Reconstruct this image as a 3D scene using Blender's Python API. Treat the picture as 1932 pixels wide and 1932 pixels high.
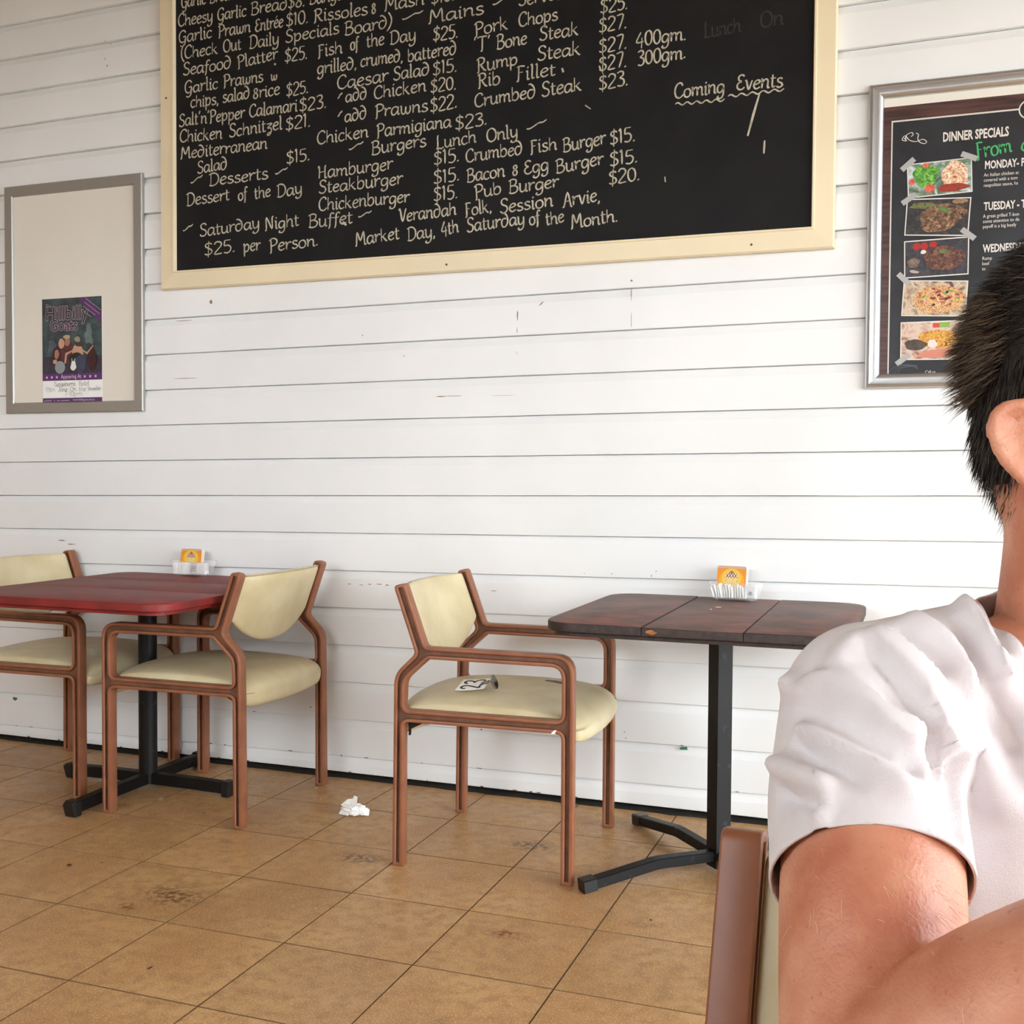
import bpy, bmesh, math, random
from mathutils import Vector, Matrix, noise
from mathutils.geometry import tessellate_polygon

for o in list(bpy.data.objects):
    bpy.data.objects.remove(o, do_unlink=True)
S = bpy.context.scene
COL = S.collection
PI = math.pi
rnd = random.Random(7)

# ------------------------------------------------------------------ camera
def camera():
    cam = bpy.data.cameras.new('camera')
    co = bpy.data.objects.new('camera', cam)
    COL.objects.link(co)
    yaw, pitch, roll = -.3518, -.0335, .0058
    cp, sp = math.cos(pitch), math.sin(pitch)
    f = Vector((math.sin(yaw) * cp, math.cos(yaw) * cp, sp))
    r = Vector((math.cos(yaw), -math.sin(yaw), 0))
    u = r.cross(f)
    r2 = r * math.cos(roll) + u * math.sin(roll)
    u2 = u * math.cos(roll) - r * math.sin(roll)
    m = Matrix((r2, u2, -f)).transposed().to_4x4()
    m.translation = Vector((0, -3.7391, 1.165))
    co.matrix_world = m
    cam.sensor_width = 36
    cam.lens = 2090.3 / 1932 * 36
    cam.clip_start = .02
    S.camera = co
camera()

# ------------------------------------------------------------------ world, sun, exposure
W = bpy.data.worlds.new('world')
S.world = W
W.use_nodes = True
wn = W.node_tree
wn.nodes['Background'].inputs[0].default_value = (.86, .94, 1, 1)
wn.nodes['Background'].inputs[1].default_value = 9.6
sun = bpy.data.lights.new('sun', 'SUN')
sun.energy = .3
sun.angle = math.radians(40)
sun.color = (1, .97, .92)
so = bpy.data.objects.new('sun', sun)
COL.objects.link(so)
so.rotation_euler = Vector((-.80, .42, -.42)).to_track_quat('-Z', 'Y').to_euler()
S.view_settings.view_transform = 'Standard'
S.view_settings.look = 'None'
S.view_settings.gamma = 1
S.view_settings.use_curve_mapping = False
S.view_settings.exposure = 0.08

# ------------------------------------------------------------------ materials
def srgb(c):
    return tuple((v / 12.92 if v <= .04045 else ((v + .055) / 1.055) ** 2.4) for v in [x / 255 for x in c]) + (1,)

def mat(name, col, rough=.6, metal=0, spec=.5, noise_amt=0, nscale=20, col2=None, bump=0, bscale=200, coat=0, rnd_amt=0, detail=4, nrange=(.35, .65)):
    m = bpy.data.materials.new(name)
    m.use_nodes = True
    nt = m.node_tree
    N, L = nt.nodes, nt.links
    b = N['Principled BSDF']
    b.inputs['Roughness'].default_value = rough
    b.inputs['Metallic'].default_value = metal
    b.inputs['Specular IOR Level'].default_value = spec
    b.inputs['Coat Weight'].default_value = coat
    c = srgb(col)
    b.inputs['Base Color'].default_value = c
    tc = N.new('ShaderNodeTexCoord')
    out = None
    if col2 is not None or noise_amt:
        n = N.new('ShaderNodeTexNoise')
        n.inputs['Scale'].default_value = nscale
        n.inputs['Detail'].default_value = detail
        L.new(tc.outputs['Object'], n.inputs['Vector'])
        mr = N.new('ShaderNodeMapRange')
        mr.inputs[1].default_value, mr.inputs[2].default_value = nrange
        L.new(n.outputs['Fac'], mr.inputs[0])
        mx = N.new('ShaderNodeMix')
        mx.data_type = 'RGBA'
        mx.inputs['A'].default_value = c
        mx.inputs['B'].default_value = srgb(col2) if col2 else tuple(v * (1 - noise_amt) for v in c[:3]) + (1,)
        L.new(mr.outputs[0], mx.inputs['Factor'])
        out = mx.outputs['Result']
        L.new(out, b.inputs['Base Color'])
    if rnd_amt:
        oi = N.new('ShaderNodeObjectInfo')
        mr = N.new('ShaderNodeMapRange')
        mr.inputs[3].default_value = 1 - rnd_amt
        mr.inputs[4].default_value = 1 + rnd_amt
        L.new(oi.outputs['Random'], mr.inputs[0])
        hv = N.new('ShaderNodeHueSaturation')
        L.new(mr.outputs[0], hv.inputs['Value'])
        if out:
            L.new(out, hv.inputs['Color'])
        else:
            hv.inputs['Color'].default_value = c
        L.new(hv.outputs[0], b.inputs['Base Color'])
    if bump:
        n = N.new('ShaderNodeTexNoise')
        n.inputs['Scale'].default_value = bscale
        n.inputs['Detail'].default_value = 3
        L.new(tc.outputs['Object'], n.inputs['Vector'])
        bp = N.new('ShaderNodeBump')
        bp.inputs['Strength'].default_value = bump
        bp.inputs['Distance'].default_value = .002
        L.new(n.outputs['Fac'], bp.inputs['Height'])
        L.new(bp.outputs[0], b.inputs['Normal'])
    return m

STAINS = ((-.971, -1.139, .075, .030, (128, 74, 36)), (-1.978, -1.333, .05, .030, (128, 78, 44)), (-1.906, -1.225, .13, .08, (122, 88, 58)), (-1.12, -.48, .10, .06, (100, 84, 62)), (-1.57, -.78, .10, .05, (110, 82, 54)))

def tile_material():
    m = bpy.data.materials.new('ceramic_tile')
    m.use_nodes = True
    N, L = m.node_tree.nodes, m.node_tree.links
    b = N['Principled BSDF']
    geo = N.new('ShaderNodeNewGeometry')
    def noi(scale, det=4):
        n = N.new('ShaderNodeTexNoise')
        n.inputs['Scale'].default_value = scale
        n.inputs['Detail'].default_value = det
        L.new(geo.outputs['Position'], n.inputs['Vector'])
        return n.outputs['Fac']
    def rng(s, a, b_, c=0, d=1):
        r = N.new('ShaderNodeMapRange')
        for i, v in enumerate((a, b_, c, d)):
            r.inputs[i + 1].default_value = v
        L.new(s, r.inputs[0])
        return r.outputs[0]
    def mix(f, a, b_):
        x = N.new('ShaderNodeMix')
        x.data_type = 'RGBA'
        L.new(f, x.inputs['Factor'])
        for k, v in (('A', a), ('B', b_)):
            if isinstance(v, tuple):
                x.inputs[k].default_value = v
            else:
                L.new(v, x.inputs[k])
        return x.outputs['Result']
    base = mix(rng(noi(3.2), .38, .64), srgb((190, 150, 102)), srgb((170, 126, 82)))
    base = mix(rng(noi(26), .42, .66), base, srgb((160, 120, 78)))
    base = mix(rng(noi(420, 2), .58, .70, 0, .85), base, srgb((236, 200, 142)))
    base = mix(rng(noi(330, 2), .64, .74, 0, .55), base, srgb((110, 74, 44)))
    base = mix(rng(noi(7, 6), .64, .76, 0, .5), base, srgb((118, 90, 62)))
    base = mix(rng(noi(210, 2), .55, .66, 0, .6), base, srgb((232, 190, 128)))
    for px, py, rx, ry, c in STAINS:
        v = N.new('ShaderNodeVectorMath')
        v.operation = 'SUBTRACT'
        L.new(geo.outputs['Position'], v.inputs[0])
        v.inputs[1].default_value = (px, py, 0)
        w = N.new('ShaderNodeVectorMath')
        w.operation = 'MULTIPLY'
        L.new(v.outputs[0], w.inputs[0])
        w.inputs[1].default_value = (1 / rx, 1 / ry, 0)
        ln = N.new('ShaderNodeVectorMath')
        ln.operation = 'LENGTH'
        L.new(w.outputs[0], ln.inputs[0])
        mu = N.new('ShaderNodeMath')
        mu.operation = 'MULTIPLY'
        L.new(rng(ln.outputs['Value'], .3, 1.1, 1, 0), mu.inputs[0])
        L.new(rng(noi(60, 6), .42, .58, 0, 1), mu.inputs[1])
        base = mix(mu.outputs[0], base, srgb(c))
    oi = N.new('ShaderNodeObjectInfo')
    hv = N.new('ShaderNodeHueSaturation')
    L.new(rng(oi.outputs['Random'], 0, 1, .93, 1.07), hv.inputs['Value'])
    L.new(base, hv.inputs['Color'])
    L.new(hv.outputs[0], b.inputs['Base Color'])
    L.new(rng(noi(9), .3, .7, .30, .5), b.inputs['Roughness'])
    b.inputs['Specular IOR Level'].default_value = .5
    bp = N.new('ShaderNodeBump')
    bp.inputs['Strength'].default_value = .35
    bp.inputs['Distance'].default_value = .0015
    L.new(noi(300, 2), bp.inputs['Height'])
    L.new(bp.outputs[0], b.inputs['Normal'])
    return m

M = {}
M['tile'] = tile_material()
M['tile_edge'] = mat('dirty_tile_edge', (128, 97, 66), .9, noise_amt=.3, nscale=40)
M['grout'] = mat('grout', (96, 72, 50), .95, noise_amt=.3, nscale=60)
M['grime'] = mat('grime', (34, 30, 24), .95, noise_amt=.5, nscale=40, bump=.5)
M['white'] = mat('white_paint', (236, 236, 235), .55, noise_amt=.07, nscale=1.6, bump=.12, bscale=60, rnd_amt=.012, detail=8)
M['backing'] = mat('dark_backing', (40, 34, 28), .9, noise_amt=.2)
M['ceil'] = mat('ceiling_paint', (168, 140, 108), .8, noise_amt=.08, nscale=3)
M['cream'] = mat('cream_paint', (232, 216, 182), .5, noise_amt=.05, nscale=4, bump=.08, bscale=90)
M['slate'] = mat('blackboard_paint', (17, 16, 18), .66, spec=.22, col2=(25, 24, 24), nscale=5, detail=8, bump=.1, bscale=250)
M['chalk'] = mat('chalk', (205, 196, 176), .9, col2=(160, 152, 134), nscale=45, nrange=(.3, .7))
M['chalk_dim'] = mat('rubbed_chalk', (52, 50, 48), .9, noise_amt=.3, nscale=60)
M['chair'] = mat('terracotta_plastic', (148, 94, 66), .42, spec=.4, col2=(132, 82, 57), nscale=14, bump=.05, bscale=300, rnd_amt=.03)
M['groove'] = mat('grimy_shaded_groove_plastic', (122, 78, 54), .5, col2=(96, 62, 44), nscale=30)  # darker than the frame: grime plus recess shade put into the colour
M['vinyl'] = mat('cream_vinyl', (210, 196, 158), .42, col2=(190, 172, 132), nscale=7, bump=.12, bscale=380, rnd_amt=.03, detail=6, nrange=(.4, .75))
M['vinyl_side'] = mat('vinyl_piping', (176, 160, 120), .5, noise_amt=.1)
M['bracket'] = mat('dark_steel_bracket', (46, 44, 42), .5, metal=.6)
M['red'] = mat('red_paint', (134, 40, 36), .5, spec=.3, col2=(108, 36, 32), nscale=9, bump=.1, bscale=120, detail=7)
M['brown'] = mat('worn_brown_timber', (118, 66, 48), .46, spec=.35, col2=(78, 46, 38), nscale=11, bump=.25, bscale=90, detail=8)
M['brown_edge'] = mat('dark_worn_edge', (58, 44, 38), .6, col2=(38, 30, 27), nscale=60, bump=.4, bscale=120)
M['black'] = mat('black_enamel', (15, 15, 16), .45, spec=.28, col2=(44, 42, 42), nscale=40, nrange=(.62, .72), bump=.1, bscale=150)
M['rubber'] = mat('black_rubber', (20, 21, 23), .35)
M['alu'] = mat('brushed_aluminium', (196, 198, 200), .3, metal=.85, noise_amt=.05, nscale=300)
M['alu_dull'] = mat('dull_aluminium', (168, 166, 160), .42, metal=.6, noise_amt=.05, nscale=200)
M['board_white'] = mat('white_backing_sheet', (226, 220, 208), .35, noise_amt=.03, nscale=3)
M['paper'] = mat('white_paper', (242, 242, 238), .8, noise_amt=.04, nscale=30)
M['steel'] = mat('bright_steel', (150, 148, 144), .22, metal=1)
M['dark'] = mat('ink', (30, 30, 32), .7)
M['green_paint'] = mat('old_green_paint', (54, 120, 98), .6, noise_amt=.2, nscale=60)
M['bare'] = mat('bare_timber_scuff', (168, 138, 112), .8, noise_amt=.3, nscale=60)
M['nail'] = mat('rusty_nail_head', (80, 62, 52), .8)
M['brownbit'] = mat('dry_leaf', (84, 46, 34), .7)

def glass_mat():
    m = bpy.data.materials.new('clear_plastic')
    m.use_nodes = True
    b = m.node_tree.nodes['Principled BSDF']
    b.inputs['Base Color'].default_value = (.93, .95, .95, 1)
    b.inputs['Roughness'].default_value = .06
    b.inputs['Alpha'].default_value = .17
    b.inputs['IOR'].default_value = 1.45
    return m
M['clear'] = glass_mat()

_pc = {}
def pm(col, rough=.55, n=0, col2=None, nscale=40):
    k = (col, rough, n, col2, nscale)
    if k not in _pc:
        _pc[k] = mat('print_%02x%02x%02x' % col, col, rough, noise_amt=n, col2=col2, nscale=nscale)
    return _pc[k]

# ------------------------------------------------------------------ helpers
def tag(o, label=None, cat=None, group=None, kind=None):
    for k, v in (('label', label), ('category', cat), ('group', group), ('kind', kind)):
        if v:
            o[k] = v
    return o

def link(name, me, parent=None):
    o = bpy.data.objects.new(name, me)
    COL.objects.link(o)
    if parent:
        o.parent = parent
    return o

def obj(name, bm, mats, parent=None, smooth=False, angle=None):
    me = bpy.data.meshes.new(name)
    bm.normal_update()
    bm.to_mesh(me)
    bm.free()
    for m in (mats if isinstance(mats, (list, tuple)) else [mats]):
        me.materials.append(m)
    if smooth:
        for p in me.polygons:
            p.use_smooth = True
        if angle:
            me.set_sharp_from_angle(angle=math.radians(angle))
    return link(name, me, parent)

def empty(name, loc, rz=0):
    o = bpy.data.objects.new(name, None)
    COL.objects.link(o)
    o.location = loc
    o.rotation_euler = (0, 0, rz)
    o.empty_display_size = .1
    return o

def copy_tree(o, parent=None):
    kids = list(o.children)
    c = o.copy()
    COL.objects.link(c)
    if parent:
        c.parent = parent
    for ch in kids:
        copy_tree(ch, c)
    return c

def box(bm, x0, x1, y0, y1, z0, z1, mi=0, bev=0, mtx=None):
    vs = [bm.verts.new((x, y, z)) for x in (x0, x1) for y in (y0, y1) for z in (z0, z1)]
    fs = []
    for q in ((0, 1, 3, 2), (4, 6, 7, 5), (0, 4, 5, 1), (2, 3, 7, 6), (0, 2, 6, 4), (1, 5, 7, 3)):
        f = bm.faces.new([vs[i] for i in q])
        f.material_index = mi
        fs.append(f)
    if bev:
        es = list({e for f in fs for e in f.edges})
        r = bmesh.ops.bevel(bm, geom=es, offset=bev, segments=2, affect='EDGES', profile=.5)
        for f in r['faces']:
            f.material_index = mi
        vs = list({v for f in r['faces'] for v in f.verts} | {v for v in vs if v.is_valid})
    if mtx:
        bmesh.ops.transform(bm, matrix=mtx, verts=[v for v in vs if v.is_valid])
    return vs

def loft(bm, rings, closed=True, caps=True, mi=0):
    R = [[bm.verts.new(p) for p in r] for r in rings]
    n = len(R[0])
    for a, b in zip(R, R[1:]):
        for i in range(n if closed else n - 1):
            j = (i + 1) % n
            try:
                f = bm.faces.new((a[i], a[j], b[j], b[i]))
                f.material_index = mi
            except ValueError:
                pass
    if caps and closed:
        f = bm.faces.new(list(reversed(R[0]))); f.material_index = mi
        f = bm.faces.new(R[-1]); f.material_index = mi
    return R

def tube(bm, pts, rad, seg=10, mi=0, caps=True, sq=None):
    """round or rectangular bar along a polyline; sq=(w,h) gives a box section"""
    pts = [Vector(p) for p in pts]
    rings = []
    for i, p in enumerate(pts):
        t = (pts[min(i + 1, len(pts) - 1)] - pts[max(i - 1, 0)]).normalized()
        up = Vector((0, 0, 1)) if abs(t.z) < .95 else Vector((0, 1, 0))
        a = t.cross(up).normalized()
        b = a.cross(t).normalized()
        rr = rad[i] if isinstance(rad, (list, tuple)) else rad
        if sq:
            w, h = sq[0] / 2, sq[1] / 2
            c = .18
            pr = [(-w, -h + c * h), (-w, h - c * h), (-w + c * w, h), (w - c * w, h), (w, h - c * h), (w, -h + c * h), (w - c * w, -h), (-w + c * w, -h)]
            rings.append([p + a * x * rr + b * y * rr for x, y in pr])
        else:
            rings.append([p + a * math.cos(k / seg * 2 * PI) * rr + b * math.sin(k / seg * 2 * PI) * rr for k in range(seg)])
    return loft(bm, rings, True, caps, mi)

def catmull(pts, k=5):
    if len(pts) < 3:
        return [tuple(p) for p in pts]
    P = [pts[0]] + list(pts) + [pts[-1]]
    out = []
    for i in range(1, len(P) - 2):
        p0, p1, p2, p3 = [Vector(q) for q in P[i - 1:i + 3]]
        for j in range(k):
            t = j / k
            out.append(tuple(.5 * ((2 * p1) + (-p0 + p2) * t + (2 * p0 - 5 * p1 + 4 * p2 - p3) * t * t + (-p0 + 3 * p1 - 3 * p2 + p3) * t ** 3)))
    out.append(tuple(pts[-1]))
    return out

def rounded(poly, rads, k=5):
    """round the corners of a closed 2D polygon"""
    out = []
    n = len(poly)
    for i in range(n):
        a, b, c = Vector(poly[i - 1]), Vector(poly[i]), Vector(poly[(i + 1) % n])
        r = rads[i] if isinstance(rads, (list, tuple)) else rads
        u, v = (a - b), (c - b)
        lu, lv = u.length, v.length
        u.normalize(); v.normalize()
        ang = math.acos(max(-1, min(1, u.dot(v))))
        if r <= 0 or ang > 3.1:
            out.append(tuple(b))
            continue
        d = min(r / math.tan(ang / 2), lu * .48, lv * .48)
        p, q = b + u * d, b + v * d
        for j in range(k + 1):
            t = j / k
            out.append(tuple(p * (1 - t) ** 2 + b * 2 * t * (1 - t) + q * t * t))
    return out

def inset(loop, d):
    """offset a closed counter-clockwise loop inwards (d>0)"""
    n = len(loop)
    out = []
    for i in range(n):
        a, b, c = Vector(loop[i - 1]), Vector(loop[i]), Vector(loop[(i + 1) % n])
        e1, e2 = (b - a), (c - b)
        if e1.length < 1e-7: e1 = e2
        if e2.length < 1e-7: e2 = e1
        e1.normalize(); e2.normalize()
        n1, n2 = Vector((-e1.y, e1.x)), Vector((-e2.y, e2.x))
        m = n1 + n2
        m = m.normalized() if m.length > 1e-6 else n1
        s = d / max(.35, m.dot(n1))
        out.append(tuple(b + m * s))
    return out

def flat(bm, loops, f3, mi=0, flip=False):
    """fill a 2D polygon (with holes) mapped to 3D by f3"""
    pts = [Vector((*p, 0)) for l in loops for p in l]
    vs = [bm.verts.new(f3(p.x, p.y)) for p in pts]
    for t in tessellate_polygon([[Vector((*p, 0)) for p in l] for l in loops]):
        try:
            f = bm.faces.new([vs[i] for i in (reversed(t) if flip else t)])
            f.material_index = mi
        except ValueError:
            pass
    return vs
BOARD_TEXT = [
    ('Garlic Bread', -2.772, 3.004, -2.52, 3.005), ('Cheesy', -2.788, 2.933, -2.624, 2.934), ('Garlic', -2.604, 2.933, -2.471, 2.932), ('Bread$8.', -2.452, 2.933, -2.212, 2.935),
    ('Bangers', -2.194, 2.937, -2.009, 2.937), ('Garlic', -2.785, 2.867, -2.628, 2.87), ('Prawn', -2.601, 2.868, -2.452, 2.869), ('Entrée', -2.433, 2.867, -2.307, 2.87),
    ('$10.', -2.297, 2.868, -2.197, 2.869), ('Rissoles', -2.176, 2.869, -1.946, 2.867), ('&', -1.932, 2.867, -1.911, 2.868), ('Mash', -1.878, 2.87, -1.715, 2.872),
    ('$18.', -1.691, 2.869, -1.596, 2.87), ('(Check', -2.777, 2.804, -2.601, 2.805), ('Out', -2.578, 2.805, -2.494, 2.808), ('Daily', -2.46, 2.806, -2.325, 2.807),
    ('Specials', -2.299, 2.808, -2.065, 2.813), ('Board)', -2.044, 2.802, -1.843, 2.808), ('~', -1.809, 2.819, -1.718, 2.824), ('Seafood', -2.766, 2.74, -2.54, 2.741),
    ('Platter', -2.513, 2.737, -2.329, 2.752), ('$25.', -2.303, 2.736, -2.201, 2.736), ('Fish', -2.161, 2.735, -2.051, 2.74), ('of', -2.019, 2.743, -1.984, 2.745),
    ('the', -1.953, 2.746, -1.877, 2.749), ('Day', -1.856, 2.744, -1.748, 2.748), ('$25.', -1.684, 2.736, -1.582, 2.735), ('grilled,', -2.161, 2.672, -1.991, 2.675),
    ('crumed,', -1.977, 2.677, -1.801, 2.679), ('battered', -1.784, 2.673, -1.588, 2.679), ('Garlic', -2.758, 2.667, -2.601, 2.67), ('Prawns', -2.578, 2.672, -2.396, 2.673),
    ('w', -2.363, 2.673, -2.333, 2.674), ('chips,', -2.731, 2.608, -2.598, 2.61), ('salad', -2.582, 2.612, -2.456, 2.616), ('&rice', -2.445, 2.613, -2.322, 2.617),
    ('$25.', -2.296, 2.606, -2.197, 2.608), ('Caesar', -2.075, 2.606, -1.859, 2.614), ('Salad', -1.842, 2.614, -1.694, 2.617), ('$15.', -1.684, 2.613, -1.585, 2.616),
    ("Salt'n'Pepper", -2.786, 2.541, -2.479, 2.543), ('Calamari', -2.46, 2.544, -2.245, 2.545), ('$23.', -2.239, 2.541, -2.118, 2.545), ('~', -2.072, 2.563, -2.051, 2.565),
    ('add', -2.04, 2.556, -1.949, 2.558), ('Chicken', -1.921, 2.554, -1.707, 2.559), ('$20.', -1.693, 2.551, -1.588, 2.553), ('Chicken', -2.783, 2.479, -2.583, 2.474),
    ('Schnitzel', -2.552, 2.476, -2.311, 2.483), ('$21.', -2.3, 2.478, -2.187, 2.48), ('~', -2.072, 2.496, -2.051, 2.498), ('add', -2.043, 2.482, -1.949, 2.488),
    ('Prawns', -1.917, 2.486, -1.7, 2.486), ('$22.', -1.693, 2.482, -1.584, 2.487), ('Mediterranean', -2.779, 2.413, -2.378, 2.416), ('Chicken', -2.161, 2.411, -1.942, 2.417),
    ('Parmigiana', -1.91, 2.412, -1.607, 2.421), ('Salad', -2.7, 2.35, -2.56, 2.354), ('$15.', -2.296, 2.35, -2.19, 2.355), ('~', -2.026, 2.366, -1.959, 2.375),
    ('Burgers', -1.931, 2.351, -1.706, 2.362), ('~', -2.732, 2.302, -2.669, 2.313), ('Desserts', -2.646, 2.295, -2.374, 2.302), ('~', -2.345, 2.306, -2.285, 2.311),
    ('Hamburger', -2.158, 2.282, -1.841, 2.29), ('$15.', -1.679, 2.29, -1.574, 2.295), ('Dessert', -2.752, 2.226, -2.549, 2.233), ('of', -2.511, 2.226, -2.469, 2.229),
    ('the', -2.438, 2.228, -2.363, 2.233), ('Day', -2.337, 2.226, -2.223, 2.233), ('Steakburger', -2.154, 2.227, -1.8, 2.232), ('$15.', -1.679, 2.22, -1.573, 2.226),
    ('Chickenburger', -2.154, 2.16, -1.773, 2.165), ('$15.', -1.679, 2.16, -1.58, 2.164), ('~', -2.769, 2.118, -2.717, 2.126), ('Saturday', -2.69, 2.1, -2.412, 2.115),
    ('Night', -2.39, 2.104, -2.238, 2.112), ('Buffet', -2.198, 2.1, -2.008, 2.105), ('~', -1.987, 2.114, -1.927, 2.117), ('Verandah', -1.817, 2.094, -1.586, 2.105),
    ('$25.', -2.67, 2.023, -2.523, 2.032), ('per', -2.488, 2.027, -2.409, 2.031), ('Person.', -2.371, 2.02, -2.154, 2.031), ('Market', -1.997, 2.02, -1.813, 2.034),
    ('Day,', -1.783, 2.024, -1.668, 2.032), ('Mains', -1.7, 2.8, -1.482, 2.807), ('~', -1.452, 2.821, -1.374, 2.83), ('Served', -1.353, 2.815, -1.183, 2.819),
    ('Pork', -1.519, 2.732, -1.39, 2.742), ('Chops', -1.352, 2.743, -1.206, 2.748), ('$25.', -1.056, 2.749, -0.956, 2.75), ("'T'", -1.523, 2.678, -1.456, 2.68),
    ('Bone', -1.435, 2.675, -1.319, 2.681), ('Steak', -1.275, 2.685, -1.13, 2.687), ('$27.', -1.06, 2.685, -0.959, 2.687), ('Rump', -1.51, 2.603, -1.352, 2.613),
    ('Steak', -1.282, 2.616, -1.122, 2.619), ('$27.', -1.059, 2.615, -0.958, 2.619), ('400gm.', -0.928, 2.62, -0.755, 2.622), ('Rib', -1.506, 2.548, -1.418, 2.552),
    ('Fillet', -1.364, 2.555, -1.213, 2.559), ('$27.', -1.058, 2.553, -0.958, 2.558), ('300gm.', -0.923, 2.556, -0.755, 2.561), ('Crumbed', -1.518, 2.48, -1.285, 2.491),
    ('Steak', -1.265, 2.489, -1.117, 2.497), ('$23.', -1.058, 2.49, -0.952, 2.495), ('$23.', -1.595, 2.408, -1.467, 2.414), ('Lunch', -1.668, 2.346, -1.509, 2.356),
    ('Only', -1.471, 2.351, -1.35, 2.36), ('~', -1.321, 2.371, -1.24, 2.383), ('Crumbed', -1.551, 2.287, -1.333, 2.299), ('Fish', -1.309, 2.295, -1.205, 2.302),
    ('Burger', -1.185, 2.291, -1.029, 2.304), ('$15.', -1.017, 2.298, -0.925, 2.305), ('Bacon', -1.547, 2.217, -1.399, 2.226), ('&', -1.374, 2.226, -1.349, 2.227),
    ('Egg', -1.329, 2.226, -1.235, 2.233), ('Burger', -1.21, 2.219, -1.036, 2.235), ('$15.', -1.017, 2.225, -0.916, 2.232), ('Pub', -1.516, 2.155, -1.411, 2.166),
    ('Burger', -1.386, 2.163, -1.198, 2.171), ('$20.', -1.02, 2.164, -0.908, 2.171), ('Folk,', -1.555, 2.095, -1.448, 2.106), ('Session', -1.419, 2.096, -1.218, 2.107),
    ('Arvie,', -1.185, 2.101, -1.047, 2.111), ('4th', -1.645, 2.034, -1.576, 2.041), ('Saturday', -1.546, 2.038, -1.323, 2.052), ('of', -1.307, 2.045, -1.266, 2.05),
    ('the', -1.246, 2.041, -1.177, 2.049), ('Month.', -1.153, 2.023, -0.984, 2.037), ('Coming', -0.794, 2.431, -0.625, 2.434), ('Events', -0.589, 2.436, -0.437, 2.431),
]
# ------------------------------------------------------------------ THE SETTING
# floor: screed plus a grid of tiles aligned with the wall
TS, TX, TY = .3516, -2.519, -.3315
def floor():
    bm = bmesh.new()
    box(bm, -5.1, 4.2, -5.3, .10, -.12, -.0035)
    fl = tag(obj('floor', bm, M['grout']), kind='structure')
    bm = bmesh.new()
    g, e = .0014, .0009
    n = 0
    hw = TS / 2 - g
    ring = lambda h, z: [(-h, -h, z), (h, -h, z), (h, h, z), (-h, h, z)]
    loft(bm, [ring(hw, -.02), ring(hw, -e), ring(hw - e * .4, -e * .35), ring(hw - e, 0)], mi=1)
    bm.normal_update()
    for f in bm.faces:
        if f.normal.z > .99:
            f.material_index = 0
    first = obj('tile', bm, [M['tile'], M['tile_edge']])
    ca, sa = math.cos(.0023), math.sin(.0023)
    for r in range(-1, 12):
        for c in range(-7, 14):
            o = first if n == 0 else first.copy()
            if n:
                COL.objects.link(o)
            n += 1
            lx, ly = TS * (c + .5), -TS * (r + .5)
            o.location = (TX + ca * lx - sa * ly, TY + sa * lx + ca * ly, rnd.uniform(-.0006, .0002))
            o.rotation_euler = (rnd.uniform(-.0008, .0008), rnd.uniform(-.0008, .0008), .0023)
            o.parent = fl
floor()

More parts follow.
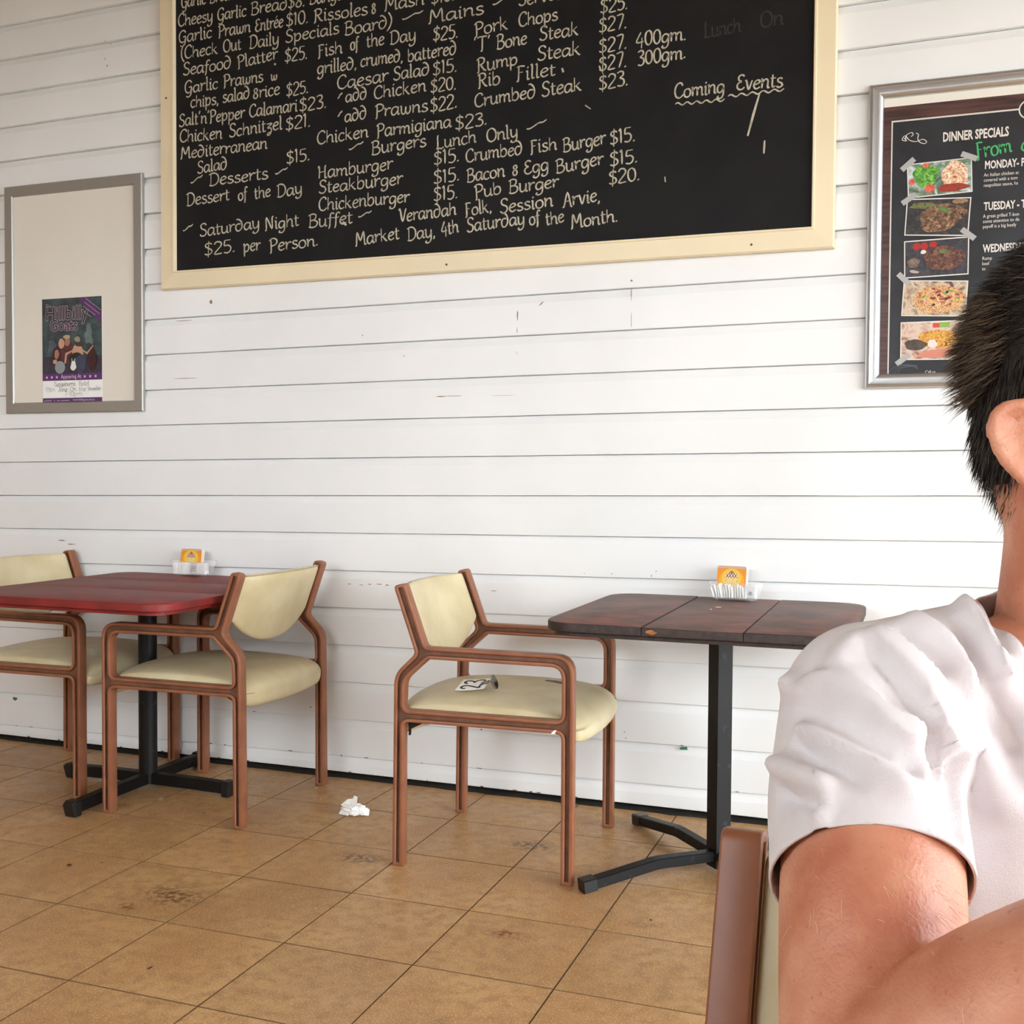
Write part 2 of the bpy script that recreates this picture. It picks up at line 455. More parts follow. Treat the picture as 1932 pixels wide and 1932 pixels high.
# wall: chamfered weatherboards over a dark backing
X0, X1 = -4.9, 4.0
PITCH, SL, ZB = .143, .0112, 1.1063
def wall():
    bm = bmesh.new()
    box(bm, X0, X1, .036, .12, 0, 3.3)
    wl = tag(obj('wall_back', bm, M['backing']), kind='structure')
    lx = [X0 + (X1 - X0) * i / 32 for i in range(33)]
    for k in range(-8, 15):
        bm = bmesh.new()
        if k == -8:
            zb = lambda x: .021
            h = lambda x: ZB + PITCH * (k + 1) + SL * x - .021
        else:
            zb = lambda x: ZB + PITCH * k + SL * x
            h = lambda x: PITCH
        rings = []
        j = random.Random(k * 31)
        for i, x in enumerate(lx):
            z, H = zb(x), h(x)
            w = .0012 * noise.noise(Vector((x * 3, k * 5.1, 0)))
            t1 = min(.031, H * .6)
            prof = [(.034, z), (.002, z + w), (0, z + .0015 + w), (0, z + H - t1 - .002), (.0006, z + H - t1 + .001), (.0170, z + H - .0026), (.0176, z + H - .0018), (.029, z + H - .0014), (.029, z + H + .004), (.034, z + H + .004)]
            rings.append([(x, y, zz) for y, zz in prof])
        loft(bm, rings)
        obj('board', bm, M['white'], wl, True, 35)
    # paint wear: small proud flakes of bare timber and older green paint
    def patch(x, z, w, h, m, seed, tilt=0, yy=-.0006):
        q = random.Random(seed)
        bm = bmesh.new()
        n = 11
        pts = []
        for i in range(n):
            a = i / n * 2 * PI
            rr = q.uniform(.55, 1)
            px, pz = math.cos(a) * w / 2 * rr, math.sin(a) * h / 2 * rr
            pts.append((px * math.cos(tilt) - pz * math.sin(tilt), px * math.sin(tilt) + pz * math.cos(tilt)))
        a = [(x + u, yy, z + v) for u, v in pts]
        b = [(x + u, .001, z + v) for u, v in pts]
        loft(bm, [b, a])
        obj('paint_chip', bm, m, wl)
    patch(-.741, .232, .036, .016, M['green_paint'], 1)
    patch(-3.663, .183, .026, .020, M['green_paint'], 2)
    patch(-2.93, .201, .018, .022, M['green_paint'], 3)
    scuffs = [(-2.78, 1.776, .10, .003), (-2.77, 1.545, .15, .003), (-1.65, 1.451, .05, .006), (-1.60, 1.452, .09, .003), (-1.42, 1.450, .14, .0015),
              (-1.356, 1.735, .008, .05), (-1.357, 1.68, .003, .03), (-1.358, 1.60, .002, .02), (-.940, 1.79, .004, .05), (-.939, 1.70, .003, .07),
              (-1.266, 1.772, .03, .006), (-2.65, 1.845, .018, .02), (-3.40, .877, .05, .006), (-3.35, .862, .05, .005), (-.38, .125, .05, .03),
              (-1.976, 1.687, .005, .005), (-1.804, 1.604, .005, .005), (-.843, .837, .005, .006), (-.94, 1.835, .012, .008),
              (-1.905, .75, .03, .004), (-1.87, .748, .02, .005), (-2.03, .746, .018, .005), (-1.98, .744, .02, .003), (-1.945, .748, .02, .004),
              (-1.69, .742, .04, .004), (-1.61, .738, .05, .003), (-1.52, .741, .05, .004), (-1.44, .744, .03, .003), (-.86, .82, .004, .008), (-1.0, .822, .006, .003),
              (-1.1, .82, .004, .003), (-.95, .27, .004, .006), (-.945, .25, .004, .005), (-2.2, .26, .010, .008), (-3.15, 2.83, .004, .014), (-3.16, 2.86, .003, .01), (-3.13, 2.915, .004, .004), (-3.16, 2.93, .004, .004)]
    for i, (x, z, w, h) in enumerate(scuffs):
        tl = .7 if i in (10,) else 0
        patch(x, z, w, h, M['nail'] if w * h < 3e-5 or z > 2.5 else M['bare'], 40 + i, tl, -.0004)
    # chipped lower edges
    q = random.Random(5)
    for i in range(46):
        k = q.choice([-8, -7, -7, -6, -5, -8])
        x = q.uniform(-3.7, -.3)
        z = (.024 if k == -8 else ZB + PITCH * k + SL * x + .002)
        patch(x, z, q.uniform(.006, .028), q.uniform(.003, .006), M['nail'], 200 + i, 0, -.0003)
    return wl
wall()

def shell():
    bm = bmesh.new()
    box(bm, X0, 4.2, -5.2, .12, 3.24, 3.34)
    tag(obj('ceiling', bm, M['ceil']), kind='structure')
    bm = bmesh.new()
    box(bm, X0 - .1, X0, -5.2, .12, -.1, 3.24)
    tag(obj('wall_left', bm, M['ceil']), kind='structure')
    bm = bmesh.new()
    box(bm, X0 - .1, 4.2, -5.3, -5.2, -.1, 1.45)
    box(bm, X0 - .1, 4.2, -5.3, -5.2, 2.75, 3.24)
    box(bm, X0 - .1, -3.6, -5.3, -5.2, 1.45, 2.75)
    box(bm, -.68, .98, -4.45, -4.35, -.1, 3.24)  # unseen pier behind the camera, added to keep sky light off the man
    tag(obj('wall_front_and_light_blocker', bm, M['ceil']), kind='structure')
    # strip of grime and rot in the gap under the lowest board
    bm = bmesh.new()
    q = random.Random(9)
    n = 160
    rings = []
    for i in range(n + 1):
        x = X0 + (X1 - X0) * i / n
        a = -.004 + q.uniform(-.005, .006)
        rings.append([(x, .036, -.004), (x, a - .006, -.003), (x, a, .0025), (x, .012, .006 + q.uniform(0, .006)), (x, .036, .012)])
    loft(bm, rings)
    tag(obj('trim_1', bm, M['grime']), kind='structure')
    # ground outside the verandah
    bm = bmesh.new()
    box(bm, -30, 30, -40, -5.35, -.45, -.35)
    box(bm, 4.25, 30, -5.35, 8, -.45, -.35)
    tag(obj('ground', bm, mat('pale_concrete_ground', (172, 168, 158), .9, noise_amt=.15, nscale=1)), kind='structure')
shell()

# ------------------------------------------------------------------ BLACKBOARD
G = {
 'a': (6.2, ['5,5 3.4,6 1.5,5.2 .6,3 1,.8 2.3,0 3.8,1.2 5,3.6', '5.1,6 5,1.2 5.5,.1 6.4,.8']),
 'b': (6, ['.9,10 .9,0', '.9,3.5 2.4,5.8 4.2,5.8 5.2,3.6 4.6,1 2.8,-.1 .9,.8']),
 'c': (5, ['4.6,5 3.4,6 1.6,5.4 .6,3 1.1,.9 2.6,0 4.7,1']),
 'd': (6.4, ['4.4,5.6 2.4,6 .9,4.6 .7,2 1.8,.1 3.6,.2 5,2.2 5.4,5 4.6,8 2.6,10 1.2,9.6']),
 'e': (5.2, ['.8,3 3,3.4 4.6,4.6 3.6,6 1.8,5.4 .7,3 1.2,.8 2.8,0 4.9,1.2']),
 'f': (4, ['4.6,9.2 3.4,10.2 2.2,9 1.9,5 1.7,0 1,-2.6', '.2,6 4,6.2']),
 'g': (6, ['5,5 3.4,6 1.5,5.2 .7,3 1.2,1 2.6,.3 4,1.4 5,3.8', '5.1,6 5,0 4.4,-2.6 2.6,-3.8 .8,-3 1.6,-1.8']),
 'h': (6.2, ['.9,10 .9,0', '.9,3 2.2,5.4 3.8,5.9 4.8,4.6 4.8,1.2 5.2,0 6,.6']),
 'i': (2.8, ['.5,5.4 1.3,6 1.3,1 1.8,0 2.6,.6', '1.2,8 1.5,8.5 1.9,9']),
 'j': (3, ['.5,5.4 1.6,6 1.6,-2 .6,-3.6', '1.6,8.2 1.7,8.6']),
 'k': (5.8, ['.9,10 .9,0', '4.4,6 .9,2.8', '2,3.6 4.4,.3 5.4,.2']),
 'l': (2.8, ['.4,9.6 1.2,10 1.2,1 1.8,0 2.6,.6']),
 'm': (9, ['.3,5.4 1,6 1,0', '1,3.2 2.4,5.6 3.8,5.6 4.3,4.2 4.3,0', '4.3,3.2 5.6,5.6 7.1,5.6 7.6,4.2 7.6,1 8.1,0 8.9,.6']),
 'n': (6.2, ['.3,5.4 1,6 1,0', '1,3.2 2.4,5.5 4,5.8 4.8,4.4 4.8,1 5.3,0 6.1,.6']),
 'o': (5.8, ['3,6 1.2,5 .6,2.8 1.3,.6 3,0 4.7,1 5.2,3.3 4.4,5.4 3,6']),
 'p': (6.2, ['.3,5.4 1.1,6 1.1,-3.8', '1.1,3.4 2.6,5.7 4.3,5.7 5.2,3.8 4.6,1.2 3,.1 1.2,.8']),
 'r': (4.6, ['.3,5.4 1.1,6 1.1,0', '1.1,3 2.4,5.4 3.7,6 4.6,5.3']),
 's': (4.8, ['4.2,5.2 2.8,6 1.2,5.2 1.6,3.6 3.6,2.6 4.3,1.2 3.2,.1 1.6,0 .5,.9']),
 't': (4, ['1.6,8.6 1.6,1.4 2.3,.1 3.8,.8', '.2,6 3.8,6.1']),
 'u': (6.2, ['.3,5.6 1,6 1,1.8 2,.1 3.6,.5 4.8,2.6', '4.9,6 4.9,1 5.4,0 6.1,.6']),
 'v': (5.4, ['.2,5.7 .9,6 2.7,0 4.4,5 5,6']),
 'w': (8, ['.3,5.6 1,6 1.2,1.8 2.2,.1 3.6,1 4.1,5.6', '4.1,2 5,.1 6.4,.8 7.1,3.4 6.8,6']),
 'x': (5.4, ['.5,6 4.9,0', '4.8,6 .5,0']),
 'y': (6, ['.3,5.6 1,6 1.1,2 2.2,.3 3.8,1 4.9,3', '5,6 4.9,-.4 4.1,-2.8 2.3,-3.8 .8,-3 1.4,-2']),
 'z': (5, ['.6,5.8 4.6,6 1.2,2.8 3.6,2.4 4.2,.4 3,-2.6 1.2,-3 1.4,-1.6 3.6,-.8']),
 'é': (5.2, ['.8,3 3,3.4 4.6,4.6 3.6,6 1.8,5.4 .7,3 1.2,.8 2.8,0 4.9,1.2', '2.2,7.4 3.8,9.2']),
 'A': (7, ['.2,0 1.4,.6 4,10 6.2,0 7,0', '1.8,3.6 5.4,3.8']),
 'B': (6.8, ['1.4,10 1.2,0', '.1,9 2.6,10.2 5,9.4 5,7 3.6,5.5 1.4,5.2', '3.6,5.4 5.8,4.2 6,1.8 4.4,0 1.8,-.2 .4,.6']),
 'C': (6.6, ['6,8 5.2,9.8 3.2,10 1.2,8 .5,4.6 1.4,1.2 3.4,0 5.2,.6 6.4,2']),
 'D': (7.4, ['1.6,9.6 1.4,0', '.2,9 2.6,10.2 5,9.6 6.6,7.2 6.6,3.4 5,.8 2.6,-.2 .4,.4']),
 'E': (6, ['5.4,9 3.6,10.2 1.6,9 1.8,6.6 3.8,5.4', '3.8,5.4 1.4,4.4 .8,2 2.2,.1 4.4,.2 5.8,1.6']),
 'F': (6, ['1.2,9.4 3,10 5.8,9.6', '2.2,9.8 2,0 1,-.4', '2,5.4 4.6,5.6']),
 'G': (7, ['6,8 5,9.8 3,10 1.1,8 .5,4.6 1.3,1.2 3.2,0 5,.8 5.6,3', '3.6,4.4 5.8,4.6 5.6,0 4.8,-2.4 3,-3.4 1.4,-2.6']),
 'H': (7.4, ['.2,8.6 1.2,10 1.4,5 1.2,0', '6.4,10 5.6,9 5.6,1.2 6.2,0 7.2,.6', '1.3,5 5.6,5.4']),
 'L': (5.8, ['2.2,10 1.4,9 1.4,2 .6,.2 2.4,.3 4.2,-.1 5.6,1']),
 'M': (9, ['.1,0 1,.6 1.8,10 4.2,3.4 6.8,10 7.4,1 8,0 9,.6']),
 'N': (7.4, ['.2,-.2 1.2,.8 1.4,10 5.6,.6 5.8,9.2 7,10']),
 'O': (7.4, ['3.8,10 1.4,8.4 .6,5 1.4,1.4 3.8,0 6.2,1.6 6.9,5 6,8.4 3.8,10']),
 'P': (6.2, ['1.5,9.4 1.5,0 .7,-.6', '.2,8.4 2,10.2 4.6,9.8 5.8,7.8 4.8,5.4 2.4,4.6 1.5,5']),
 'R': (6.8, ['1.5,9.4 1.4,0 .4,-.4', '.2,8.6 2.2,10.2 4.8,9.6 5.4,7.4 4,5.4 1.6,5', '2.8,5 5,1 6.6,0']),
 'S': (6, ['5.4,8.6 4.2,10.2 2.2,10 1.2,8.2 2,6 4.4,4.6 5.2,2.4 4,.2 1.8,0 .4,1.4']),
 'T': (6, ['.2,9 1.2,9.9 5.8,9.8', '3.1,9.8 3,0 2.2,-.4']),
 'Y': (6.2, ['.2,9 1,10 3.2,5.4 5.4,10', '3.2,5.4 2.8,0 2,-.6']), 'J': (5.4, ['1,9.8 4.4,9.8 4,9.8 3.6,3 3,.2 1.4,-.2 .4,1.4']),
 'V': (6.4, ['.2,9 1.2,10 3.2,0 5.6,8.6 6.4,10']),
 '0': (5.8, ['3,10 1.2,8.4 .7,5 1.3,1.6 3,0 4.7,1.6 5.2,5 4.6,8.4 3,10']),
 '1': (3, ['.4,8.8 1.5,10 1.5,0']),
 '2': (5.6, ['.7,8 1.6,9.8 3.4,10 4.8,8.6 4.4,6 .6,.2 5.2,.2']),
 '3': (5.4, ['.6,9 2.4,10 4.2,9.4 4.2,7.2 2.4,5.6 4.4,4.4 4.8,1.8 3.2,0 .6,.6']),
 '4': (5.8, ['3.4,10 .5,3.2 5.4,3.2', '4.2,6 4,-1.4']),
 '5': (5.4, ['1.4,10 1.1,6 3.2,6 4.8,4.2 4.4,1.4 2.8,0 .6,.6', '1.4,10 4.8,10']),
 '6': (5.6, ['4.6,9.6 2.4,8.2 .9,4.6 1.2,1.2 3,0 4.7,1.4 4.6,4 3,5.2 1.2,4']),
 '7': (5.2, ['.6,9.8 4.8,10 2.2,0']),
 '8': (5.6, ['4.6,8.6 3,10 1.3,9 1.5,6.8 4.2,4.4 4.7,1.8 3,0 1.1,1 1.2,3.4 4,6.4 4.6,8.6']),
 '&': (5.6, ['4.4,6.6 3,7.6 1.6,6.6 2,4.8 4.2,3 4.2,.8 2.8,-.2 1.2,.8 1.4,3 3.8,5 4.4,6.6']),
 '$': (5.8, ['5,8.4 3.6,9.6 1.6,9 1.2,7.2 3,5.4 4.8,3.6 4.6,1.4 2.6,.2 .5,1.2', '3.2,11.4 2.6,-1.8']),
 '.': (2.2, ['.6,.0 1.1,.5 1.5,.9']), ',': (2.4, ['1.1,.5 1.3,-.4 .6,-1.8']), "'": (2.2, ['1.3,10.8 1,9.6 .6,8.2']),
 '(': (3.4, ['3,11.6 1.2,8 .8,4 1.6,0 3.4,-2.6']), ')': (3.6, ['.6,12 2.4,8 2.6,4 1.4,0 -.4,-2.8']),
 '~': (7.5, ['.3,2.6 1.4,2.2 3,3.4 4.6,4.8 6,4.6 7.3,5.8']), '-': (4, ['.4,3.6 3.6,3.6']),
}

def ribbon(bm, pts, w, f3, q, mi=0):
    n = len(pts)
    L_, R_ = [], []
    for i, p in enumerate(pts):
        a, b = Vector(pts[max(i - 1, 0)]), Vector(pts[min(i + 1, n - 1)])
        t = b - a
        t = t.normalized() if t.length > 1e-9 else Vector((1, 0))
        nn = Vector((-t.y, t.x))
        ww = w * (.78 + .34 * abs(t.x * .5 - t.y * .87)) * q.uniform(.88, 1.1) * (.6 if i in (0, n - 1) else 1)
        L_.append(bm.verts.new(f3(p[0] + nn.x * ww / 2, p[1] + nn.y * ww / 2)))
        R_.append(bm.verts.new(f3(p[0] - nn.x * ww / 2, p[1] - nn.y * ww / 2)))
    for i in range(n - 1):
        f = bm.faces.new((L_[i], R_[i], R_[i + 1], L_[i + 1]))
        f.material_index = mi

def write(bm, s, x0, z0, x1, z1, h, w, y, q, mi=0, jit=1, k=4):
    """handwriting from (x0,z0) to (x1,z1) on the plane y"""
    tot = sum(G[c][0] if c in G else 4 for c in s)
    L_ = math.hypot(x1 - x0, z1 - z0)
    sx = L_ / tot
    u = Vector((x1 - x0, z1 - z0)) / L_
    v = Vector((-u.y, u.x))
    cx = 0
    sy = h / 10
    for c in s:
        if c == ' ' or c not in G:
            cx += 4
            continue
        adv, strokes = G[c]
        dy = q.uniform(-.25, .25) * jit
        sc = 1 + q.uniform(-.05, .05) * jit
        for st in strokes:
            pts = [tuple(float(t) for t in p.split(',')) for p in st.split(' ')]
            pts = catmull(pts, k)
            def f2(p):
                a, b = (cx + p[0]) * sx, (p[1] * sc + dy) * sy
                a += b * .03
                return (x0 + u.x * a + v.x * b, z0 + u.y * a + v.y * b)
            ribbon(bm, [f2(p) for p in pts], w, lambda a, b: (a, y, b), q, mi)
        cx += adv

def frame(bm, x0, x1, z0, z1, prof, mi=0):
    """mitred picture frame: prof = [(inset, y)...] swept round the rectangle"""
    for side in range(4):
        rings = []
        for end in (0, 1):
            ring = []
            for d, y in prof:
                c = [(x0 + d, z0 + d), (x1 - d, z0 + d), (x1 - d, z1 - d), (x0 + d, z1 - d)]
                x, z = c[(side + end) % 4]
                ring.append((x, y, z))
            rings.append(ring)
        loft(bm, rings, mi=mi)

def blackboard():
    x0, x1, z0, z1 = -2.872, -.268, 1.899, 3.12
    t = tag(empty('blackboard', (0, 0, 0)), 'large black menu board with handwritten chalk prices in a cream frame', 'blackboard')
    names = []
    wl, wb = .078, .072
    for side in range(4):
        bm = bmesh.new()
        prof = [(0, -.0008), (0, -.020), (.005, -.027), (.062, -.030), (.064, -.0335), (.070, -.0335), (.0735, -.020), (.0735, -.0008)]
        rings = []
        for end in (0, 1):
            ring = []
            for d, y in prof:
                c = [(x0 + d, z0 + d), (x1 - d, z0 + d), (x1 - d, z1 - d), (x0 + d, z1 - d)]
                x, z = c[(side + end) % 4]
                ring.append((x, y, z))
            rings.append(ring)
        loft(bm, rings)
        obj('frame_rail', bm, M['cream'], t)
    bm = bmesh.new()
    box(bm, x0 + .06, x1 - .06, -.018, -.001, z0 + .06, z1 - .06)
    panel = obj('writing_panel', bm, M['slate'], t)
    bm = bmesh.new()
    q = random.Random(3)
    for s, a, b, c, d in BOARD_TEXT:
        h = .047 if s != 'w' else .036
        write(bm, s, a, b, c, d, h, .0054, -.0186, q)
    # wavy underline, streaks and blots
    for (a, b, c, d) in ((-.79, 2.412, -.625, 2.409), (-.614, 2.419, -.433, 2.421)):
        pts = []
        n = 34
        for i in range(n + 1):
            u = i / n
            pts.append((a + (c - a) * u, b + (d - b) * u + .0045 * math.sin(u * n * .95)))
        ribbon(bm, pts, .005, lambda u, v: (u, -.0188, v), q)
    for pts, w in (([(-.511, 2.418), (-.530, 2.352), (-.548, 2.283)], .009), ([(-.493, 2.263), (-.494, 2.24), (-.495, 2.221)], .007), ([(-.823, 2.174), (-.821, 2.156)], .007), ([(-1.105, 2.443), (-1.085, 2.428)], .006), ([(-2.05, 2.112), (-2.035, 2.098)], .013), ([(-2.347, 2.735), (-2.34, 2.73)], .012), ([(-1.19, 2.58), (-1.185, 2.565)], .010), ([(-1.056, 2.572), (-1.05, 2.555)], .010)):
        ribbon(bm, pts, w, lambda u, v: (u, -.0189, v), q)
    obj('chalk_lettering', bm, M['chalk'], panel)
    for word, a, b in (('Lunch', (-.696, 2.619), (-.574, 2.626)), ('On', (-.513, 2.627), (-.436, 2.631))):
        bm = bmesh.new()
        write(bm, word, *a, *b, .05, .005, -.0184, q)
        o = obj('rubbed_out_word', bm, M['chalk_dim'], panel)
        o['label'] = 'faint half-wiped word'
    # screw heads
    for x, z in ((-2.838, 2.655), (-1.62, 1.925), (-.53, 1.925)):
        bm = bmesh.new()
        loft(bm, [[(x + .004 * math.cos(a / 8 * 2 * PI), yy, z + .004 * math.sin(a / 8 * 2 * PI)) for a in range(8)] for yy in (-.029, -.0309)])
        obj('screw', bm, M['nail'], t)
    return t
blackboard()

# ------------------------------------------------------------------ printed text from the built-in font
def print_text(bm, s, x, z, size, y, sx=1, bold=0, mi=0, ang=0, shear=0, align='LEFT', f3=None):
    cu = bpy.data.curves.new('lettering', 'FONT')
    cu.body = s
    cu.size = size
    cu.offset = bold
    cu.shear = shear
    cu.align_x = align
    cu.resolution_u = 2
    o = bpy.data.objects.new('lettering', cu)
    COL.objects.link(o)
    dg = bpy.context.evaluated_depsgraph_get()
    me = o.evaluated_get(dg).to_mesh()
    ca, sa = math.cos(ang), math.sin(ang)
    vs = []
    for v in me.vertices:
        a, b = v.co.x * sx, v.co.y
        px, pz = x + a * ca - b * sa, z + a * sa + b * ca
        vs.append(bm.verts.new(f3(px, pz) if f3 else (px, y, pz)))
    for p in me.polygons:
        try:
            f = bm.faces.new([vs[i] for i in p.vertices])
            f.material_index = mi
        except ValueError:
            pass
    o.evaluated_get(dg).to_mesh_clear()
    bpy.data.objects.remove(o, do_unlink=True)
    bpy.data.curves.remove(cu)

class Sheet:
    """flat print: coloured polygons stacked a hair apart on a plane"""
    def __init__(self, y):
        self.bm, self.mats, self.y = bmesh.new(), [], y
        self.k = 0
    def mi(self, m):
        if m not in self.mats:
            self.mats.append(m)
        return self.mats.index(m)
    def poly(self, pts, m, up=True):
        if up:
            self.k += 1
        yy = self.y - self.k * .00004
        flat(self.bm, [pts], lambda a, b: (a, yy, b), self.mi(m))
    def rect(self, x0, x1, z0, z1, m):
        self.poly([(x0, z0), (x1, z0), (x1, z1), (x0, z1)], m)
    def blob(self, x, z, w, h, m, seed=0, n=14, jag=.2, ang=0, up=True):
        q = random.Random(seed)
        pts = []
        n = max(n, 26)
        p1, p2, p3 = (q.uniform(0, 6.28) for _ in range(3))
        for i in range(n):
            a = i / n * 2 * PI
            r = 1 - jag * (.5 + .28 * math.sin(2 * a + p1) + .26 * math.sin(3 * a + p2) + .2 * math.sin(5 * a + p3)) - q.uniform(0, jag * .12)
            u, v = math.cos(a) * w / 2 * r, math.sin(a) * h / 2 * r
            pts.append((x + u * math.cos(ang) - v * math.sin(ang), z + u * math.sin(ang) + v * math.cos(ang)))
        self.poly(pts, m, up)
    def line(self, pts, w, m):
        self.k += 1
        yy = self.y - self.k * .00004
        ribbon(self.bm, pts, w, lambda a, b: (a, yy, b), random.Random(1), self.mi(m))
    def text(self, s, x, z, size, m, **kw):
        self.k += 1
        print_text(self.bm, s, x, z, size, self.y - self.k * .00004, mi=self.mi(m), **kw)
    def hand(self, s, x0, z0, x1, z1, h, w, m):
        self.k += 1
        write(self.bm, s, x0, z0, x1, z1, h, w, self.y - self.k * .00004, random.Random(8), self.mi(m))
    def done(self, name, parent):
        return obj(name, self.bm, self.mats, parent)

# ------------------------------------------------------------------ LEFT DISPLAY FRAME AND ITS BAND POSTER
def rail_frame(t, x0, x1, z0, z1, w, prof, m):
    for side in range(4):
        bm = bmesh.new()
        rings = []
        for end in (0, 1):
            ring = []
            for d, y in prof:
                c = [(x0 + d, z0 + d), (x1 - d, z0 + d), (x1 - d, z1 - d), (x0 + d, z1 - d)]
                x, z = c[(side + end) % 4]
                ring.append((x, y, z))
            rings.append(ring)
        loft(bm, rings)
        obj('frame_rail', bm, m, t, True, 40)

def left_frame():
    t = tag(empty('display_frame', (-3.325, 0, 1.415)), 'silver snap frame with blank white backing, left of the blackboard', 'frame')
    ox, oz = -3.325, 1.415
    prof = [(0, -.0008), (0, -.014), (.004, -.018), (.041, -.018), (.045, -.012), (.045, -.0008)]
    rail_frame(t, -3.682 - ox, -2.968 - ox, 0, .962, .045, prof, M['alu_dull'])
    bm = bmesh.new()
    box(bm, -.32, .32, -.008, -.001, .03, .93)
    obj('backing_sheet', bm, M['board_white'], t)
    # the poster
    p = tag(empty('band_poster', (-3.487, -.0085, 1.453)), 'purple and teal band poster with three musicians, inside the left silver frame', 'poster')
    bm = bmesh.new()
    box(bm, 0, .31, -.0012, 0, 0, .44)
    obj('paper', bm, M['paper'], p)
    s = Sheet(-.0013)
    X = lambda u: u * .31
    Z = lambda v: (1 - v) * .44
    teal = pm((66, 84, 84), .5, 0, (44, 46, 58), 22)
    s.rect(0, .31, Z(.70), Z(0), teal)
    s.rect(0, .31, Z(.72), Z(.55), pm((62, 56, 74), .5, 0, (46, 42, 54), 30))
    s.blob(X(.78), Z(.36), .07, .10, pm((104, 120, 118), .5, .3), 4, 14, .55)
    s.blob(X(.16), Z(.45), .05, .08, pm((84, 92, 102), .5, .3), 5, 14, .5)
    purple = pm((92, 48, 104))
    s.poly([(X(.60), .44), (X(.74), .44), (X(1), Z(.17)), (X(1), Z(.26))], purple)
    s.rect(0, .31, Z(.78), Z(.715), purple)
    s.rect(0, .31, 0, Z(.945), purple)
    pale = pm((214, 196, 214))
    for i in range(4):
        a = (X(.74 + .02 * i - .04 * i), Z(.015 + .035 * i))
        L_ = (.25, .25, .20, .15)[i]
        n = 9
        for j in range(n):
            u0, u1 = j / n, (j + .7) / n
            s.line([(a[0] + X(L_) * u0, a[1] - .052 * L_ / .25 * u0), (a[0] + X(L_) * u1, a[1] - .052 * L_ / .25 * u1)], .0032, pale)
    s.text('The', X(.05), Z(.085), .022, pm((150, 150, 140)), shear=.2)
    for off, m, bo in ((0, pm((190, 160, 176)), .0022), (0, pm((36, 38, 36)), .0002)):
        s.text('Hillbilly', X(.055), Z(.205), .082, m, sx=.92, bold=bo)
        s.text('Goats', X(.13), Z(.305), .066, m, sx=.92, bold=bo)
    skin, skin2 = pm((186, 146, 122)), pm((160, 112, 92))
    # three musicians
    s.blob(X(.84), Z(.58), .055, .11, pm((64, 34, 34), .5, .3), 21, 12, .2)
    s.blob(X(.30), Z(.56), .085, .11, pm((62, 40, 44), .5, .3), 22, 12, .15)
    s.blob(X(.42), Z(.50), .075, .12, pm((92, 48, 50), .5, .3), 23, 12, .15)
    s.blob(X(.33), Z(.43), .032, .046, skin, 24, 12, .1)
    s.blob(X(.43), Z(.41), .030, .042, skin2, 25, 12, .1)
    s.blob(X(.42), Z(.368), .038, .018, pm((176, 156, 120)), 26, 12, .1)
    s.blob(X(.60), Z(.52), .060, .075, skin, 27, 12, .12)
    s.blob(X(.58), Z(.575), .085, .050, pm((32, 30, 36)), 28, 12, .1)
    s.blob(X(.65), Z(.63), .06, .085, pm((70, 72, 96), .5, .3), 29, 12, .1)
    s.blob(X(.60), Z(.445), .028, .040, skin, 30, 12, .08)
    s.blob(X(.62), Z(.435), .046, .030, pm((70, 52, 40)), 31, 12, .2)
    s.blob(X(.60), Z(.395), .034, .026, pm((150, 138, 116)), 32, 12, .2)
    s.line([(X(.66), Z(.49)), (X(.76), Z(.53)), (X(.86), Z(.46))], .009, skin)
    s.line([(X(.52), Z(.50)), (X(.41), Z(.53)), (X(.39), Z(.62))], .012, skin)
    s.blob(X(.25), Z(.53), .026, .045, skin2, 33, 12, .15)
    s.blob(X(.22), Z(.60), .024, .020, skin, 34, 12, .15)
    s.blob(X(.305), Z(.655), .054, .054, pm((138, 144, 146), .4), 35, 20, .02)
    s.blob(X(.53), Z(.645), .036, .044, pm((224, 222, 216)), 36, 12, .25)
    s.line([(X(.51), Z(.62)), (X(.505), Z(.575))], .005, pm((224, 222, 216)))
    s.line([(X(.545), Z(.62)), (X(.56), Z(.575))], .005, pm((224, 222, 216)))
    # banner with stars
    s.text('Appearing At', X(.32), Z(.762), .024, pale, sx=.82)
    for u in (.08, .165, .25, .72, .81, .90):
        pts = []
        for i in range(10):
            r = .0075 if i % 2 == 0 else .0032
            a = PI / 2 + i * PI / 5
            pts.append((X(u) + r * math.cos(a), Z(.748) + r * math.sin(a)))
        s.poly(pts, pale)
    ink = pm((52, 54, 56))
    s.hand('Yungaburra', X(.20), Z(.835), X(.56), Z(.832), .020, .0011, ink)
    s.hand('Hotel', X(.62), Z(.835), X(.79), Z(.832), .020, .0011, ink)
    s.hand('15th', X(.06), Z(.885), X(.22), Z(.883), .019, .0011, ink)
    s.hand('June', X(.27), Z(.885), X(.43), Z(.883), .019, .0011, ink)
    s.hand('-On', X(.44), Z(.885), X(.58), Z(.883), .019, .0011, ink)
    s.hand('the', X(.62), Z(.885), X(.74), Z(.883), .019, .0011, ink)
    s.hand('Verandah', X(.77), Z(.883), X(.99), Z(.88), .017, .0010, ink)
    s.hand('7-10pm', X(.37), Z(.93), X(.68), Z(.928), .018, .0011, ink)
    s.text('www.hillbillygoats.com.au', X(.52), Z(.975), .0135, pale, sx=.8)
    for a, b in ((.03, .16), (.20, .22), (.25, .30), (.32, .46)):
        s.line([(X(a), Z(.972)), (X(b), Z(.970))], .004, pale)
    s.done('printed_picture', p)
left_frame()

